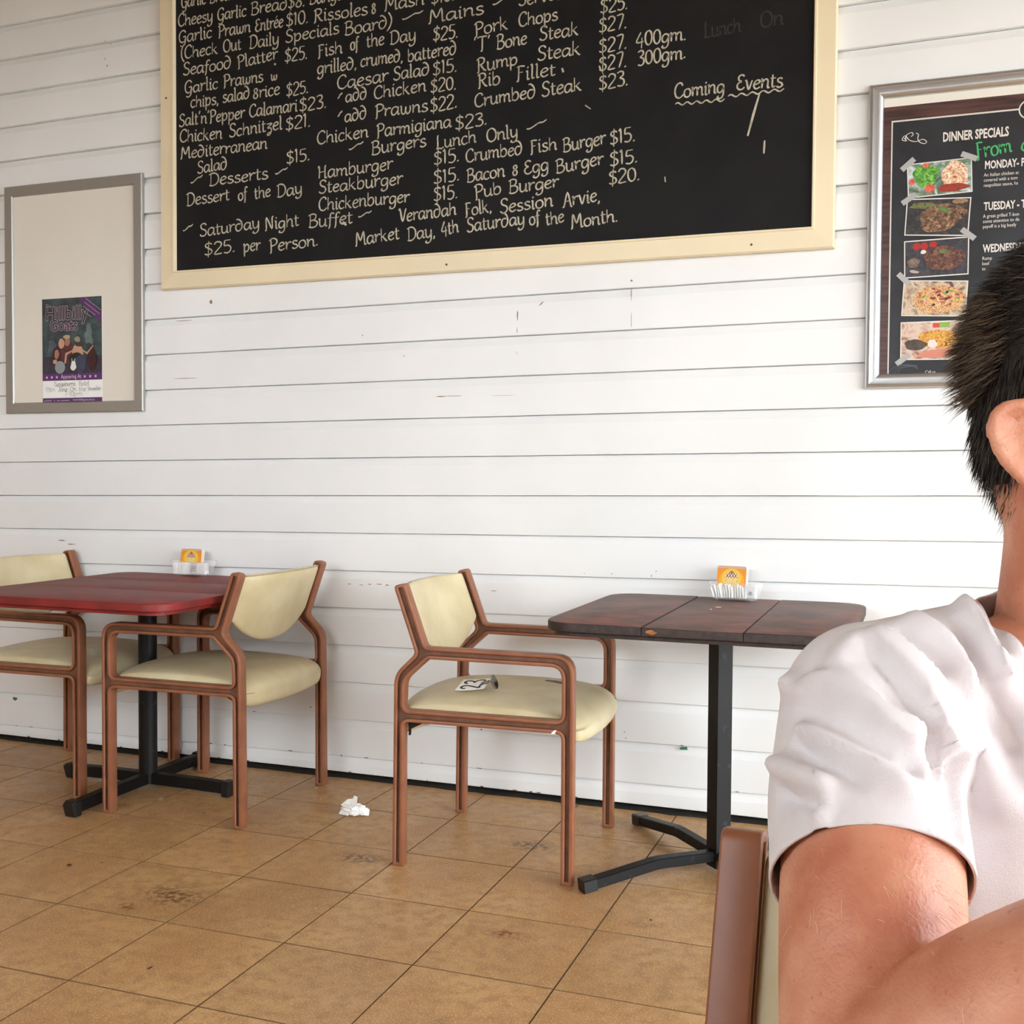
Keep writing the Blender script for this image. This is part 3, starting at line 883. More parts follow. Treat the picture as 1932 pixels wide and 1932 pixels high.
# ------------------------------------------------------------------ RIGHT DISPLAY FRAME AND ITS MENU POSTER
def food_mat(name, cols, scale, seed):
    m = bpy.data.materials.new(name)
    m.use_nodes = True
    N, L = m.node_tree.nodes, m.node_tree.links
    b = N['Principled BSDF']
    b.inputs['Roughness'].default_value = .35
    geo = N.new('ShaderNodeNewGeometry')
    mp = N.new('ShaderNodeVectorMath')
    mp.operation = 'ADD'
    mp.inputs[1].default_value = (seed * 1.7, seed * .9, seed * 2.3)
    L.new(geo.outputs['Position'], mp.inputs[0])
    n = N.new('ShaderNodeTexNoise')
    n.inputs['Scale'].default_value = scale
    n.inputs['Detail'].default_value = 5
    n.inputs['Distortion'].default_value = 1.2
    L.new(mp.outputs[0], n.inputs['Vector'])
    r = N.new('ShaderNodeValToRGB')
    e = r.color_ramp.elements
    k = len(cols)
    for i, c in enumerate(cols):
        pos = .32 + .36 * i / (k - 1)
        if i == 0: e[0].position = pos; el = e[0]
        elif i == k - 1: e[-1].position = pos; el = e[-1]
        else: el = e.new(pos)
        el.color = srgb(c)
    L.new(n.outputs['Fac'], r.inputs[0])
    L.new(r.outputs[0], b.inputs['Base Color'])
    return m

def right_frame():
    t = tag(empty('display_frame', (.19, 0, 1.447)), 'silver snap frame of the dinner specials poster, right of the blackboard', 'frame')
    ox, oz = .19, 1.447
    prof = [(0, -.0008), (0, -.014), (.003, -.0185), (.010, -.0205), (.014, -.0250), (.030, -.0270), (.042, -.0200), (.046, -.0110), (.046, -.0008)]
    rail_frame(t, -.170 - ox, .550 - ox, 0, .958, .046, prof, M['alu'])
    bm = bmesh.new()
    box(bm, -.33, .33, -.007, -.001, .03, .93)
    obj('backing_sheet', bm, M['board_white'], t)
    p = tag(empty('menu_poster', (0, -.0075, 1.482)), 'dark wood-look dinner specials poster with taped food photographs, behind the seated man', 'poster')
    dz = 1.482
    bm = bmesh.new()
    box(bm, -.135, .505, -.0012, 0, 0, .850)
    obj('paper', bm, M['paper'], p)
    s = Sheet(-.0013)
    wood = mat('printed_dark_planks', (92, 62, 56), .3, col2=(56, 38, 38), nscale=10, detail=8)
    nt = wood.node_tree
    for nd in nt.nodes:
        if nd.type == 'TEX_NOISE' and nd.inputs['Scale'].default_value == 10:
            mp = nt.nodes.new('ShaderNodeMapping')
            mp.inputs['Scale'].default_value = (.6, 1, 9)
            tc = [k for k in nt.nodes if k.type == 'TEX_COORD'][0]
            nt.links.new(tc.outputs['Object'], mp.inputs[0])
            nt.links.new(mp.outputs[0], nd.inputs['Vector'])
    s.rect(-.135, .505, 0, .850, wood)
    line = pm((206, 200, 190))
    charc = mat('printed_chalkboard', (47, 50, 55), .25, col2=(38, 40, 44), nscale=8)
    s.rect(-.1005, .470, .004, .806, line)
    s.rect(-.0965, .466, .004, .801, charc)
    s.blob(.301, .801, .072, .064, line, 1, 28, 0)
    s.blob(.301, .801, .064, .056, charc, 1, 28, 0)
    pal = pm((214, 208, 200))
    d = lambda pts: [(x, z - dz) for x, z in pts]
    # flourish
    s.line(d(catmull([(-.063, 2.232), (-.055, 2.222), (-.068, 2.226), (-.06, 2.238), (-.045, 2.222), (-.025, 2.217), (-.008, 2.222), (.004, 2.214), (-.002, 2.208), (-.016, 2.214), (-.022, 2.226), (-.020, 2.238), (-.028, 2.243)], 5)), .0022, pal)
    s.line(d(catmull([(-.058, 2.226), (-.055, 2.240), (-.040, 2.246), (-.036, 2.238), (-.043, 2.234)], 5)), .0022, pal)
    s.text('DINNER SPECIALS', .051, 2.209 - dz, .040, pal, sx=.59, bold=.0011)
    green = pm((58, 168, 96))
    s.hand('From', .147, 2.146 - dz, .250, 2.161 - dz, .047, .0050, green)
    s.line(d(catmull([(.292, 2.192), (.279, 2.180), (.277, 2.164), (.290, 2.158), (.300, 2.168)], 4)), .005, green)
    for head, z, size, lines in (('MONDAY- PAR', 2.114, .034, ('An Italian chicken sc', 'covered with a tom', 'neapolitan sauce, ha')),
                                 ('TUESDAY - T-', 1.988, .034, ('A great grilled T-bon', 'some attention to de', 'payoff is a big beefy')),
                                 ('WEDNESDAY', 1.859, .034, ('Rump', 'beef', 'to'))):
        s.text(head, .173, z - dz, size, pal, sx=.60, bold=.0009)
        for i, l in enumerate(lines):
            s.text(l, .171, z - .0235 - i * .0158 - dz, .0150, pal, sx=.80)
    s.text('Call us', .012, 1.491 - dz, .014, pal, sx=.8)
    # photographs
    meat = food_mat('printed_grill_marks', [(48, 34, 26), (92, 64, 46), (132, 98, 72), (176, 140, 104)], 90, 1)
    dkm = food_mat('printed_dark_plate', [(28, 28, 30), (44, 42, 44), (70, 64, 60)], 60, 2)
    blob0 = s.blob
    def bigger(x, z, w, h, m, seed=0, n=14, jag=.2, ang=0, up=True):
        g = 1.22 if w > .06 else 1
        cx_, cz_ = bigger.c
        w2, h2 = w * g, h * g
        w2 = min(w2, 2 * (.089 - abs(x - cx_)))
        h2 = min(h2, 2 * (.050 - abs(z - cz_)) if abs(z - cz_) < .045 else h)
        blob0(x, z, max(w2, w * .8), max(h2, h * .8), m, seed, max(n, 18), jag, ang, up)
    s.blob = bigger
    def ph(q4, bg):
        q4 = d(q4)
        c = (sum(p[0] for p in q4) / 4, sum(p[1] for p in q4) / 4)
        bigger.c = c
        s.poly(q4[::-1], pal)
        s.poly([(c[0] + (x - c[0]) * .965, c[1] + (z - c[1]) * .94) for x, z in q4][::-1], bg)
        return c
    c = ph([(-.053, 2.148), (.136, 2.153), (.140, 2.047), (-.048, 2.041)], food_mat('printed_plate', [(60, 80, 60), (120, 140, 120), (206, 214, 216)], 30, 3))
    X_, Z_ = c
    s.blob(X_ - .040, Z_ + .012, .085, .070, food_mat('printed_lettuce', [(40, 96, 34), (84, 150, 52), (150, 200, 90)], 70, 4), 3, 16, .3)
    s.blob(X_ + .045, Z_ + .006, .100, .080, food_mat('printed_cheese_crust', [(150, 60, 40), (206, 150, 110), (232, 206, 176), (240, 226, 206)], 110, 5), 4, 18, .15)
    s.blob(X_ + .040, Z_ - .032, .105, .026, food_mat('printed_sauce', [(96, 30, 20), (160, 52, 36), (120, 60, 30)], 120, 6), 5, 14, .25)
    for dx, dz_, r, sd in ((-.028, -.030, .030, 7), (-.08, -.006, .022, 8), (-.04, .042, .020, 9)):
        s.blob(X_ + dx, Z_ + dz_, r, r * .9, pm((198, 60, 44), .4, 0, (226, 120, 96), 200), sd, 14, .08)
    X_, Z_ = ph([(-.051, 2.040), (.137, 2.031), (.130, 1.912), (-.057, 1.926)], dkm)
    s.blob(X_ - .04, Z_ + .038, .10, .028, food_mat('printed_herbs', [(70, 84, 40), (120, 120, 70), (40, 44, 30)], 90, 7), 2, 14, .3)
    s.blob(X_ + .065, Z_ + .044, .055, .020, food_mat('printed_peppercorns', [(60, 40, 30), (170, 130, 90), (90, 70, 50)], 160, 8), 6, 14, .1)
    s.blob(X_ + .012, Z_ - .002, .165, .078, meat, 12, 18, .22, .1)
    s.blob(X_ + .02, Z_ + .022, .06, .016, food_mat('printed_rosemary', [(60, 90, 50), (110, 140, 80)], 140, 9), 13, 12, .4, -.4)
    X_, Z_ = ph([(-.057, 1.908), (.133, 1.911), (.133, 1.794), (-.055, 1.791)], food_mat('printed_slate_plate', [(34, 34, 40), (52, 50, 58), (70, 64, 68)], 50, 10))
    for dx in (-.058, -.036, -.010):
        s.blob(X_ + dx, Z_ + .038 + (.004 if dx > -.03 else 0), .024, .024, pm((168, 40, 32), .3), int(dx * -1000), 14, .04)
    s.blob(X_ + .022, Z_ - .002, .125, .066, food_mat('printed_rump', [(50, 30, 24), (96, 58, 44), (140, 96, 76)], 80, 11), 14, 16, .15)
    s.blob(X_ + .024, Z_ + .018, .040, .018, pm((112, 116, 66), .5, .4), 15, 12, .3)
    s.blob(X_ - .066, Z_ - .012, .042, .032, food_mat('printed_mushroom', [(70, 56, 50), (140, 116, 100)], 90, 12), 16, 12, .2)
    s.blob(X_ - .038, Z_ + .020, .018, .014, pal, 17, 10, .2)
    s.blob(X_ - .064, Z_ - .040, .034, .010, pm((176, 160, 146)), 18, 10, .2, -.2)
    X_, Z_ = ph([(-.056, 1.786), (.133, 1.775), (.127, 1.664), (-.062, 1.674)], food_mat('printed_board_top', [(150, 120, 96), (206, 186, 160), (90, 60, 44)], 30, 13))
    s.blob(X_ + .012, Z_ - .004, .170, .088, food_mat('printed_pizza', [(120, 44, 30), (196, 132, 80), (226, 190, 130), (150, 70, 50), (236, 214, 166)], 75, 14), 19, 20, .05)
    for i in range(16):
        q = random.Random(100 + i)
        a, r = q.uniform(0, 6.28), q.uniform(.1, .9)
        s.blob(X_ + .012 + math.cos(a) * .070 * r, Z_ + .004 + math.sin(a) * .030 * r, q.uniform(.010, .020), q.uniform(.005, .011), [pm((110, 150, 60)), pm((130, 46, 44)), pm((40, 28, 30)), pm((170, 60, 50))][i % 4], 100 + i, 9, .3, q.uniform(-.6, .6))
    X_, Z_ = ph([(-.063, 1.654), (.127, 1.654), (.127, 1.531), (-.063, 1.535)], food_mat('printed_pale_cloth', [(186, 150, 130), (214, 190, 172), (140, 90, 70)], 30, 15))
    s.blob(X_ + .02, Z_ + .004, .17, .052, food_mat('printed_burger', [(96, 50, 36), (196, 120, 50), (220, 180, 70), (160, 60, 40)], 90, 16), 20, 16, .15)
    s.blob(X_ - .05, Z_ - .012, .075, .030, food_mat('printed_patty', [(44, 34, 30), (90, 76, 60)], 80, 17), 21, 12, .2)
    s.blob(X_ + .02, Z_ - .040, .13, .036, pm((206, 130, 106), .4, .1), 22, 14, .15, .1)
    s.blob(X_ + .0, Z_ - .01, .03, .030, pm((222, 206, 200), .4), 23, 12, .2)
    s.rect(X_ + .0, X_ + .02, Z_ + .040, Z_ + .054, pm((206, 70, 50)))
    s.rect(X_ + .02, X_ + .05, Z_ + .040, Z_ + .056, pm((130, 170, 70)))
    # pieces of tape
    tape = pm((170, 170, 168), .25)
    for a, b in (((-.068, 2.131), (-.031, 2.163)), ((.106, 2.166), (.151, 2.146)), ((-.065, 2.026), (-.025, 2.052)), ((.111, 1.934), (.149, 1.902)), ((-.073, 1.807), (-.040, 1.773)), ((-.074, 1.522), (-.035, 1.552))):
        u = Vector((b[0] - a[0], b[1] - a[1])).normalized()
        n = Vector((-u.y, u.x)) * .0085
        s.poly(d([(a[0] + n.x, a[1] + n.y), (a[0] - n.x, a[1] - n.y), (b[0] - n.x, b[1] - n.y), (b[0] + n.x, b[1] + n.y)]), tape)
    # curled slate strokes at the bottom left of the print
    for i in range(4):
        s.line(d(catmull([(-.096 + i * .008, 1.487), (-.088 + i * .009, 1.508), (-.060 + i * .012, 1.520 - i * .002), (-.01, 1.517 - i * .004)], 5)), .0022, pm((74, 78, 84)))
    s.done('printed_menu', p)
right_frame()
# ------------------------------------------------------------------ CHAIRS
OUT = rounded([(0, 0), (.033, 0), (.034, .432), (.517, .432), (.517, 0), (.551, 0), (.551, .656), (.103, .658), (.037, .843), (.002, .836), (.072, .637), (.005, .573)],
              [0, 0, .020, .020, 0, 0, .058, .016, .0125, .0125, .022, .075], 5)
HOLE = rounded([(.034, .468), (.517, .468), (.517, .621), (.112, .623), (.038, .556)], [.018, .022, .036, .018, .045], 5)

def side_frame(y):
    bm = bmesh.new()
    h = .019
    for s in (-1, 1):
        prev = []
        for loop, sg in ((OUT, 1), (HOLE, -1)):
            rings = []
            for d, yy in ((0, 0), (0, .0160), (.0008, .0182), (.0026, h), (.0088, h), (.0100, .0182), (.0108, .0160), (.0114, .0070)):
                rings.append([(x, y + s * yy, z) for x, z in inset(loop, d * sg)])
            R_ = [[bm.verts.new(p) for p in r] for r in rings]
            n = len(loop)
            for k, (a, b) in enumerate(zip(R_, R_[1:])):
                for i in range(n):
                    j = (i + 1) % n
                    f = bm.faces.new((a[i], a[j], b[j], b[i]))
                    f.material_index = 1 if k >= 6 else 0
        flat(bm, [inset(OUT, .0114), inset(HOLE, -.0114)], lambda a, b: (a, y + s * .0070, b), 1)
    bmesh.ops.remove_doubles(bm, verts=bm.verts[:], dist=1e-6)
    bmesh.ops.recalc_face_normals(bm, faces=bm.faces[:])
    return bm

def seat_bm():
    bm = bmesh.new()
    prof = [(-.030, .432), (-.028, .455), (-.010, .478), (.035, .494), (.12, .503), (.24, .507), (.36, .506), (.46, .500), (.530, .488), (.572, .466), (.592, .436), (.590, .408), (.572, .396), (.50, .420), (.36, .446), (.18, .446), (.06, .410), (0, .388), (-.026, .400)]
    rings = []
    ns = 20
    for i in range(ns + 1):
        s = -1 + 2 * i / ns
        s = math.copysign(1 - (1 - abs(s)) ** 1.5, s)
        c = 1 - s * s
        edge = math.sqrt(max(0, 1 - abs(s) ** 9))
        ring = []
        for x, z in catmull(prof + [prof[0]], 3)[:-1]:
            m = .28
            xx = x
            if x > m:
                xx = m + (x - m) * (.915 + .085 * c)
            else:
                xx = m + (x - m) * (.90 + .10 * c)
            zz = z
            if z > .44:
                zz = z - .016 * abs(s) ** 3
            zc = .45
            zz = zc + (zz - zc) * (.80 + .20 * edge)
            xx = m + (xx - m) * (.965 + .035 * edge)
            ring.append((xx, s * .2525, zz))
        rings.append(ring)
    loft(bm, rings)
    bmesh.ops.recalc_face_normals(bm, faces=bm.faces[:])
    return bm

def back_point(u, v, side, T=.027):
    zt = .828 + .004 * (1 - u * u)
    zb = .587 + .098 * abs(u) ** 2.3
    # soft top corners
    z = zt + (zb - zt) * v
    a = max(abs(u), abs(2 * v - 1))
    t = T / 2 * max(0, 1 - a ** 7) ** .5
    x = .079 + (z - .65) * (-.362) - .042 * (1 - u * u) + .006
    nx, nz = .94, .34
    rr = 1 - .035 * (max(0, 1 - v / .12)) ** 2
    return (x + side * t * nx, u * .2535 * rr, z + side * t * nz)

def backrest_bm():
    bm = bmesh.new()
    nu, nv = 28, 20
    f = lambda k, n: .5 - .5 * math.cos(PI * k / n)
    grids = {}
    for side in (1, -1):
        for i in range(nu + 1):
            for j in range(nv + 1):
                grids[side, i, j] = bm.verts.new(back_point(2 * f(i, nu) - 1, f(j, nv), side))
        for i in range(nu):
            for j in range(nv):
                q = [grids[side, i, j], grids[side, i + 1, j], grids[side, i + 1, j + 1], grids[side, i, j + 1]]
                bm.faces.new(q if side > 0 else q[::-1])
    bmesh.ops.remove_doubles(bm, verts=bm.verts[:], dist=1e-5)
    bmesh.ops.recalc_face_normals(bm, faces=bm.faces[:])
    return bm

def make_chair(label, cat='armchair', group='terracotta armchairs with cream vinyl'):
    t = tag(empty('armchair', (0, 0, 0)), label, cat, group)
    for y in (-.2735, .2735):
        obj('side_frame', side_frame(y), [M['chair'], M['groove']], t, True, 50)
    seat = obj('seat', seat_bm(), M['vinyl'], t, True)
    back = obj('backrest', backrest_bm(), M['vinyl'], t, True)
    bm = bmesh.new()
    pts = []
    for i in range(31):
        u = -1 + 2 * i / 30
        p = Vector(back_point(u * .985, .012, -1))
        pts.append(p + Vector((-.003, 0, .001)))
    tube(bm, pts, .0022, 6)
    obj('piping', bm, M['vinyl_side'], back, True)
    for x in (.055, .47):
        bm = bmesh.new()
        box(bm, x, x + .030, -.256, .256, .434, .462, bev=.002)
        obj('crossbar', bm, M['bracket'], t)
    for x, sx in ((.036, 1),):
        for y in (-.2535, .2485):
            bm = bmesh.new()
            prof = [(x, .434), (x + sx * .058, .434), (x + sx * .050, .426), (x + sx * .008, .404), (x + sx * .006, .386), (x, .384)]
            loft(bm, [[(a, y, b) for a, b in prof], [(a, y + .005, b) for a, b in prof]])
            bmesh.ops.recalc_face_normals(bm, faces=bm.faces[:])
            obj('bracket', bm, M['bracket'], t)
    return t

def place(o, x, y, deg, label):
    o.location = (x, y, .0005)
    o.rotation_euler = (0, 0, math.radians(deg))
    o['label'] = label
    return o
chairA = make_chair('x')
chairB, chairC, chairD = copy_tree(chairA), copy_tree(chairA), copy_tree(chairA)
place(chairA, -1.469, -.506, 3, 'terracotta and cream armchair with the number 23 card lying on its seat')
place(chairB, -2.063, -.388, 181.2, 'terracotta and cream armchair with its back to the crumpled napkin, right of the red table')
place(chairC, -3.340, -.318, 1.2, 'terracotta and cream armchair at the left end of the red table')
place(chairD, .129, -2.709, -93, 'terracotta and cream armchair that the man in the white shirt sits on')

# wear on the chair with the card
def decal(name, pts, f3, m, parent):
    bm = bmesh.new()
    flat(bm, [pts], f3, 0)
    bmesh.ops.recalc_face_normals(bm, faces=bm.faces[:])
    return obj(name, bm, m, parent)
seatA = [c for c in chairA.children if c.name.startswith('seat')][0]
q = random.Random(2)
bm = bmesh.new()
pts = [(.40 + (.045 * math.cos(a / 14 * 2 * PI)) * q.uniform(.7, 1), .10 + .020 * math.sin(a / 14 * 2 * PI) * q.uniform(.6, 1) - .01 * math.cos(a / 14 * 2 * PI)) for a in range(14)]
vs = [(x, y, .5062 - .008 * max(0, (x - .36)) * 4) for x, y in pts]
loft(bm, [[(x, y, z - .004) for x, y, z in vs], vs])
obj('vinyl_tear', bm, mat('torn_vinyl_backing', (112, 104, 88), .8, noise_amt=.3, nscale=80), seatA)
sfA = [c for c in chairA.children if c.name.startswith('side_frame')][0]
bm = bmesh.new()
loft(bm, [[(x, -.2928, z) for x, z in ((.486, .431), (.498, .432), (.503, .443), (.497, .442), (.492, .438))], [(x, -.290, z) for x, z in ((.486, .431), (.498, .432), (.503, .443), (.497, .442), (.492, .438))]])
obj('white_chip', bm, M['paper'], sfA)

# ------------------------------------------------------------------ TABLES
def clip(poly, axis, v, keep_greater):
    out = []
    n = len(poly)
    for i in range(n):
        a, b = poly[i], poly[(i + 1) % n]
        ia = (a[axis] >= v) == keep_greater
        ib = (b[axis] >= v) == keep_greater
        if ia:
            out.append(a)
        if ia != ib:
            t = (v - a[axis]) / (b[axis] - a[axis])
            out.append((a[0] + (b[0] - a[0]) * t, a[1] + (b[1] - a[1]) * t))
    return out

def plank_bm(poly, z0, z1, e=.003, bot=.001):
    bm = bmesh.new()
    rings = [[(x, y, z0) for x, y in inset(poly, bot)], [(x, y, z0 + bot) for x, y in poly], [(x, y, z1 - e) for x, y in poly], [(x, y, z1 - e * .3) for x, y in inset(poly, e * .35)], [(x, y, z1) for x, y in inset(poly, e)]]
    loft(bm, rings, mi=0)
    bmesh.ops.recalc_face_normals(bm, faces=bm.faces[:])
    bm.normal_update()
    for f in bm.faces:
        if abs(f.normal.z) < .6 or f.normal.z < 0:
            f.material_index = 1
    return bm

def table(name, label, cx, cy, x0, x1, y0, y1, cuts, axis, rad, mt, me):
    t = tag(empty(name, (cx, cy, 0)), label, 'table')
    top = rounded([(x0 - cx, y0 - cy), (x1 - cx, y0 - cy), (x1 - cx, y1 - cy), (x0 - cx, y1 - cy)], rad, 7)
    o = (cx, cy)[axis]
    ed = [-9] + [c - o for c in cuts] + [9]
    q = random.Random(int(cx * 100))
    for a, b in zip(ed, ed[1:]):
        pl = clip(clip(top, axis, a + .0011, True), axis, b - .0011, False)
        # drop doubled corners
        pp = [p for i, p in enumerate(pl) if (Vector(p) - Vector(pl[i - 1])).length > 1e-5]
        obj('plank', plank_bm(pp, .736, .760 + q.uniform(-.0008, .0006)), [mt, me], t, True, 40)
    bm = bmesh.new()
    ap = inset(top, .018)
    loft(bm, [[(x, y, .722) for x, y in ap], [(x, y, .7358) for x, y in ap]])
    bmesh.ops.recalc_face_normals(bm, faces=bm.faces[:])
    obj('underboard', bm, me, t)
    return t

# brown table
T2 = table('pedestal_table', 'worn dark brown three-board table beside the seated man', -.54, -.475, -.980, -.148, -.852, -.026, (-.690, -.420), 0, .11, M['brown'], M['brown_edge'])
bm = bmesh.new()
for z0, z1, w in ((.010, .722, .025), (.714, .722, .10)):
    ring = lambda z, w_: [(w_ * math.sqrt(2) * math.cos(PI / 2 * k), w_ * math.sqrt(2) * math.sin(PI / 2 * k), z) for k in range(4)]
    vs0 = loft(bm, [ring(z0, w), ring(z1, w)])
obj('pole', bm, M['black'], T2)
for a in (45, 135, 225, 315):
    d = Vector((math.cos(math.radians(a)), math.sin(math.radians(a)), 0))
    L_ = .455
    bm = bmesh.new()
    tube(bm, [d * r + Vector((0, 0, z)) for r, z in ((.018, .044), (.20, .050), (.225, .049), (.25, .0455), (L_, .0185))], 1, sq=(.034, .030))
    lg = obj('leg', bm, M['black'], T2)
    bm = bmesh.new()
    tube(bm, [d * r + Vector((0, 0, z)) for r, z in ((L_ - .035, .0235), (L_ + .002, .0195), (L_ + .006, .019))], 1, sq=(.040, .037))
    obj('rubber_foot', bm, M['rubber'], lg)

pk = [c for c in T2.children if c.name.startswith('plank')][1]
bm = bmesh.new()
q = random.Random(2)
pts = [(.018 * math.cos(a / 9 * 2 * PI) * q.uniform(.6, 1), .0075 * math.sin(a / 9 * 2 * PI) * q.uniform(.6, 1)) for a in range(9)]
loft(bm, [[(-.124 + x, -.3765, .7478 + z) for x, z in pts], [(-.124 + x, -.3776, .7478 + z) for x, z in pts]])
bmesh.ops.recalc_face_normals(bm, faces=bm.faces[:])
obj('splintered_chip', bm, pm((176, 112, 62), .8, .4, None, 120), pk)

# red table
T1 = table('pedestal_table', 'dark red painted table with black round pole, at the left', -2.667, -.375, -3.05, -2.170, -.940, -.030, (-.605, -.31), 1, .085, M['red'], M['red'])
bm = bmesh.new()
tube(bm, [(0, 0, .02), (0, 0, .722)], .0335, 24)
tube(bm, [(0, 0, .714), (0, 0, .722)], .11, 20)
obj('pole', bm, M['black'], T1, True, 40)
for a, L_ in ((0, .365), (90, .325), (180, .365), (270, .405)):
    d = Vector((math.cos(math.radians(a)), math.sin(math.radians(a)), 0))
    bm = bmesh.new()
    tube(bm, [d * r + Vector((0, 0, z)) for r, z in ((.02, .036), (.2, .036), (L_, .032))], 1, sq=(.038, .040))
    lg = obj('leg', bm, M['black'], T1)
    bm = bmesh.new()
    tube(bm, [d * r + Vector((0, 0, z)) for r, z in ((L_ - .03, .030), (L_ - .004, .030), (L_ + .006, .027))], [1, 1, .86], sq=(.046, .056))
    obj('rubber_foot', bm, M['rubber'], lg)

# ------------------------------------------------------------------ TABLE CADDIES
def tray(label, loc, rz):
    t = tag(empty('condiment_tray', loc, rz), label, 'tray')
    bm = bmesh.new()
    def ring(wx, wy, z):
        return [(x, y, z) for x, y in rounded([(-wx, -wy), (wx, -wy), (wx, wy), (-wx, wy)], .008, 3)]
    loft(bm, [ring(.070, .030, .0035), ring(.0705, .0305, .006), ring(.083, .038, .056), ring(.087, .042, .057), ring(.087, .042, .0585), ring(.0815, .0365, .0580), ring(.069, .029, .0075)])
    bmesh.ops.recalc_face_normals(bm, faces=bm.faces[:])
    obj('tray_body', bm, M['clear'], t)
    for x in (-.058, .058):
        for y in (-.020, .020):
            bm = bmesh.new()
            tube(bm, [(x, y, 0), (x, y, .004)], .004, 8)
            obj('stud', bm, M['clear'], t)
    return t

def coaster_stack(label, loc, rz, tilt, w=.100, h=.098):
    t = tag(empty('beer_coaster_stack', loc, rz), label, 'coasters', 'stacks of beer coasters in clear trays')
    t.rotation_euler = (math.radians(tilt), 0, rz)
    card = pm((226, 214, 200), .7)
    for i in range(7):
        bm = bmesh.new()
        sh = rounded([(-w / 2, 0), (w / 2, 0), (w / 2, h), (-w / 2, h)], .008, 4)
        y = i * .0026
        loft(bm, [[(x, y, z) for x, z in sh], [(x, y + .0022, z) for x, z in sh]])
        bmesh.ops.recalc_face_normals(bm, faces=bm.faces[:])
        c = obj('coaster', bm, card, t)
        if i == 0:
            s = Sheet(-.0002)
            s.poly(rounded([(-w / 2 + .001, .001), (w / 2 - .001, .001), (w / 2 - .001, h - .001), (-w / 2 + .001, h - .001)], .008, 4), pm((236, 148, 44)))
            s.rect(-w / 2 + .002, w / 2 - .002, h - .009, h - .002, pm((206, 176, 156)))
            s.blob(0, .052, .086, .084, pm((242, 170, 40)), 1, 28, 0)
            s.blob(0, .060, .066, .064, pm((250, 200, 60)), 1, 28, 0)
            s.blob(0, .064, .048, .048, pm((226, 186, 70)), 1, 28, 0)
            s.blob(0, .064, .042, .042, pm((250, 214, 110)), 1, 28, 0)
            s.poly([(-.012, .076), (.012, .076), (.006, .082), (0, .0865), (-.006, .082)], pm((150, 116, 60)))
            s.rect(-.020, .020, .0635, .0755, pm((250, 226, 214)))
            s.text('XXXX', 0, .0635, .0165, pm((112, 24, 40)), sx=.80, bold=.0006, align='CENTER')
            s.text('GOLD', 0, .0445, .0225, pm((176, 140, 74)), sx=.86, bold=.0012, align='CENTER')
            s.text('GOLD', 0, .0445, .0225, pm((255, 236, 176)), sx=.86, bold=.0002, align='CENTER')
            s.done('printed_face', c)
    return t

def sachet(label, loc, rot, w=.028, h=.046, group=None, m=None, cat='sachet', name='sugar_sachet'):
    bm = bmesh.new()
    rings = []
    for i in range(7):
        v = i / 6
        t = .0022 * math.sin(PI * v) ** .7 + .0003
        ww = w / 2 * (1 - .03 * math.sin(PI * v))
        rings.append([(-ww, 0, h * v), (-ww * .6, -t, h * v), (ww * .6, -t, h * v), (ww, 0, h * v), (ww * .6, t, h * v), (-ww * .6, t, h * v)])
    loft(bm, rings)
    bmesh.ops.recalc_face_normals(bm, faces=bm.faces[:])
    o = obj(name, bm, m or M['paper'], None, True, 50)
    o.location = loc
    o.rotation_euler = rot
    return tag(o, label, cat, group)

# on the red table
zt = .7608
tray('clear plastic condiment tray on the red table against the wall', (-2.680, -.080, zt), math.radians(-2))
coaster_stack('orange beer coasters standing in the clear tray on the red table', (-2.700, -.078, zt + .0078), math.radians(-2), -9)
for i, (dx, a) in enumerate([(-.062, -.16), (-.050, -.05), (-.036, .12), (-.022, -.14), (-.006, .10)]):
    sachet('%s white sugar sachet from the left in the tray on the red table' % ('first', 'second', 'third', 'fourth', 'fifth')[i], (-2.680 + dx, -.101 + .002 * (i % 2), zt + .0082), (math.radians(-12), a, .3 - .1 * i), .026, .044, 'sugar sachets on the red table')
sachet('pale packet with grey stripes in the clear tray on the red table', (-2.664, -.104, zt + .0082), (math.radians(-10), 0, 0), .034, .042, None, pm((206, 202, 206), .5), 'packet', 'spread_packet')
bm = bmesh.new()
box(bm, -.021, .021, -.012, .012, 0, .043, bev=.003)
o = obj('spread_packet', bm, M['paper'])
o.location = (-2.628, -.092, zt + .0082)
tag(o, 'blank white packet at the right end of the clear tray on the red table', 'packet')
for k, z in enumerate((.012, .020, .027)):
    bm = bmesh.new()
    box(bm, -.010, .012, -.0036, -.0030, z, z + .0035)
    st = obj('grey_stripe', bm, pm((120, 114, 126)))
    st.parent = [x for x in bpy.data.objects if x.name == 'spread_packet'][0]

# on the brown table
r2 = math.radians(-9)
cx2, cy2 = -.556, -.092
tray('clear plastic condiment tray on the brown table against the wall', (cx2, cy2, zt), r2)
def loc2(dx, dy, dz=.0082):
    return (cx2 + dx * math.cos(r2) - dy * math.sin(r2), cy2 + dx * math.sin(r2) + dy * math.cos(r2), zt + dz)
coaster_stack('orange beer coasters standing in the clear tray on the brown table', loc2(-.020, .002), r2, -9, .100, .102)
q = random.Random(4)
for i in range(13):
    dx = -.063 + i * .0088
    lean = -.34 + .050 * i + q.uniform(-.08, .08)
    sachet('%s thin white sugar stick from the left in the tray on the brown table' % ('first', 'second', 'third', 'fourth', 'fifth', 'sixth', 'seventh', 'eighth', 'ninth', 'tenth', 'eleventh', 'twelfth', 'thirteenth')[i], loc2(dx, -.022 + q.uniform(-.003, .003)), (math.radians(-8), lean * .7, r2 + q.uniform(.9, 1.5)), .016, .040 + q.uniform(-.004, .006), 'sugar sticks on the brown table')
bm = bmesh.new()
box(bm, -.019, .019, -.010, .010, 0, .041, bev=.004)
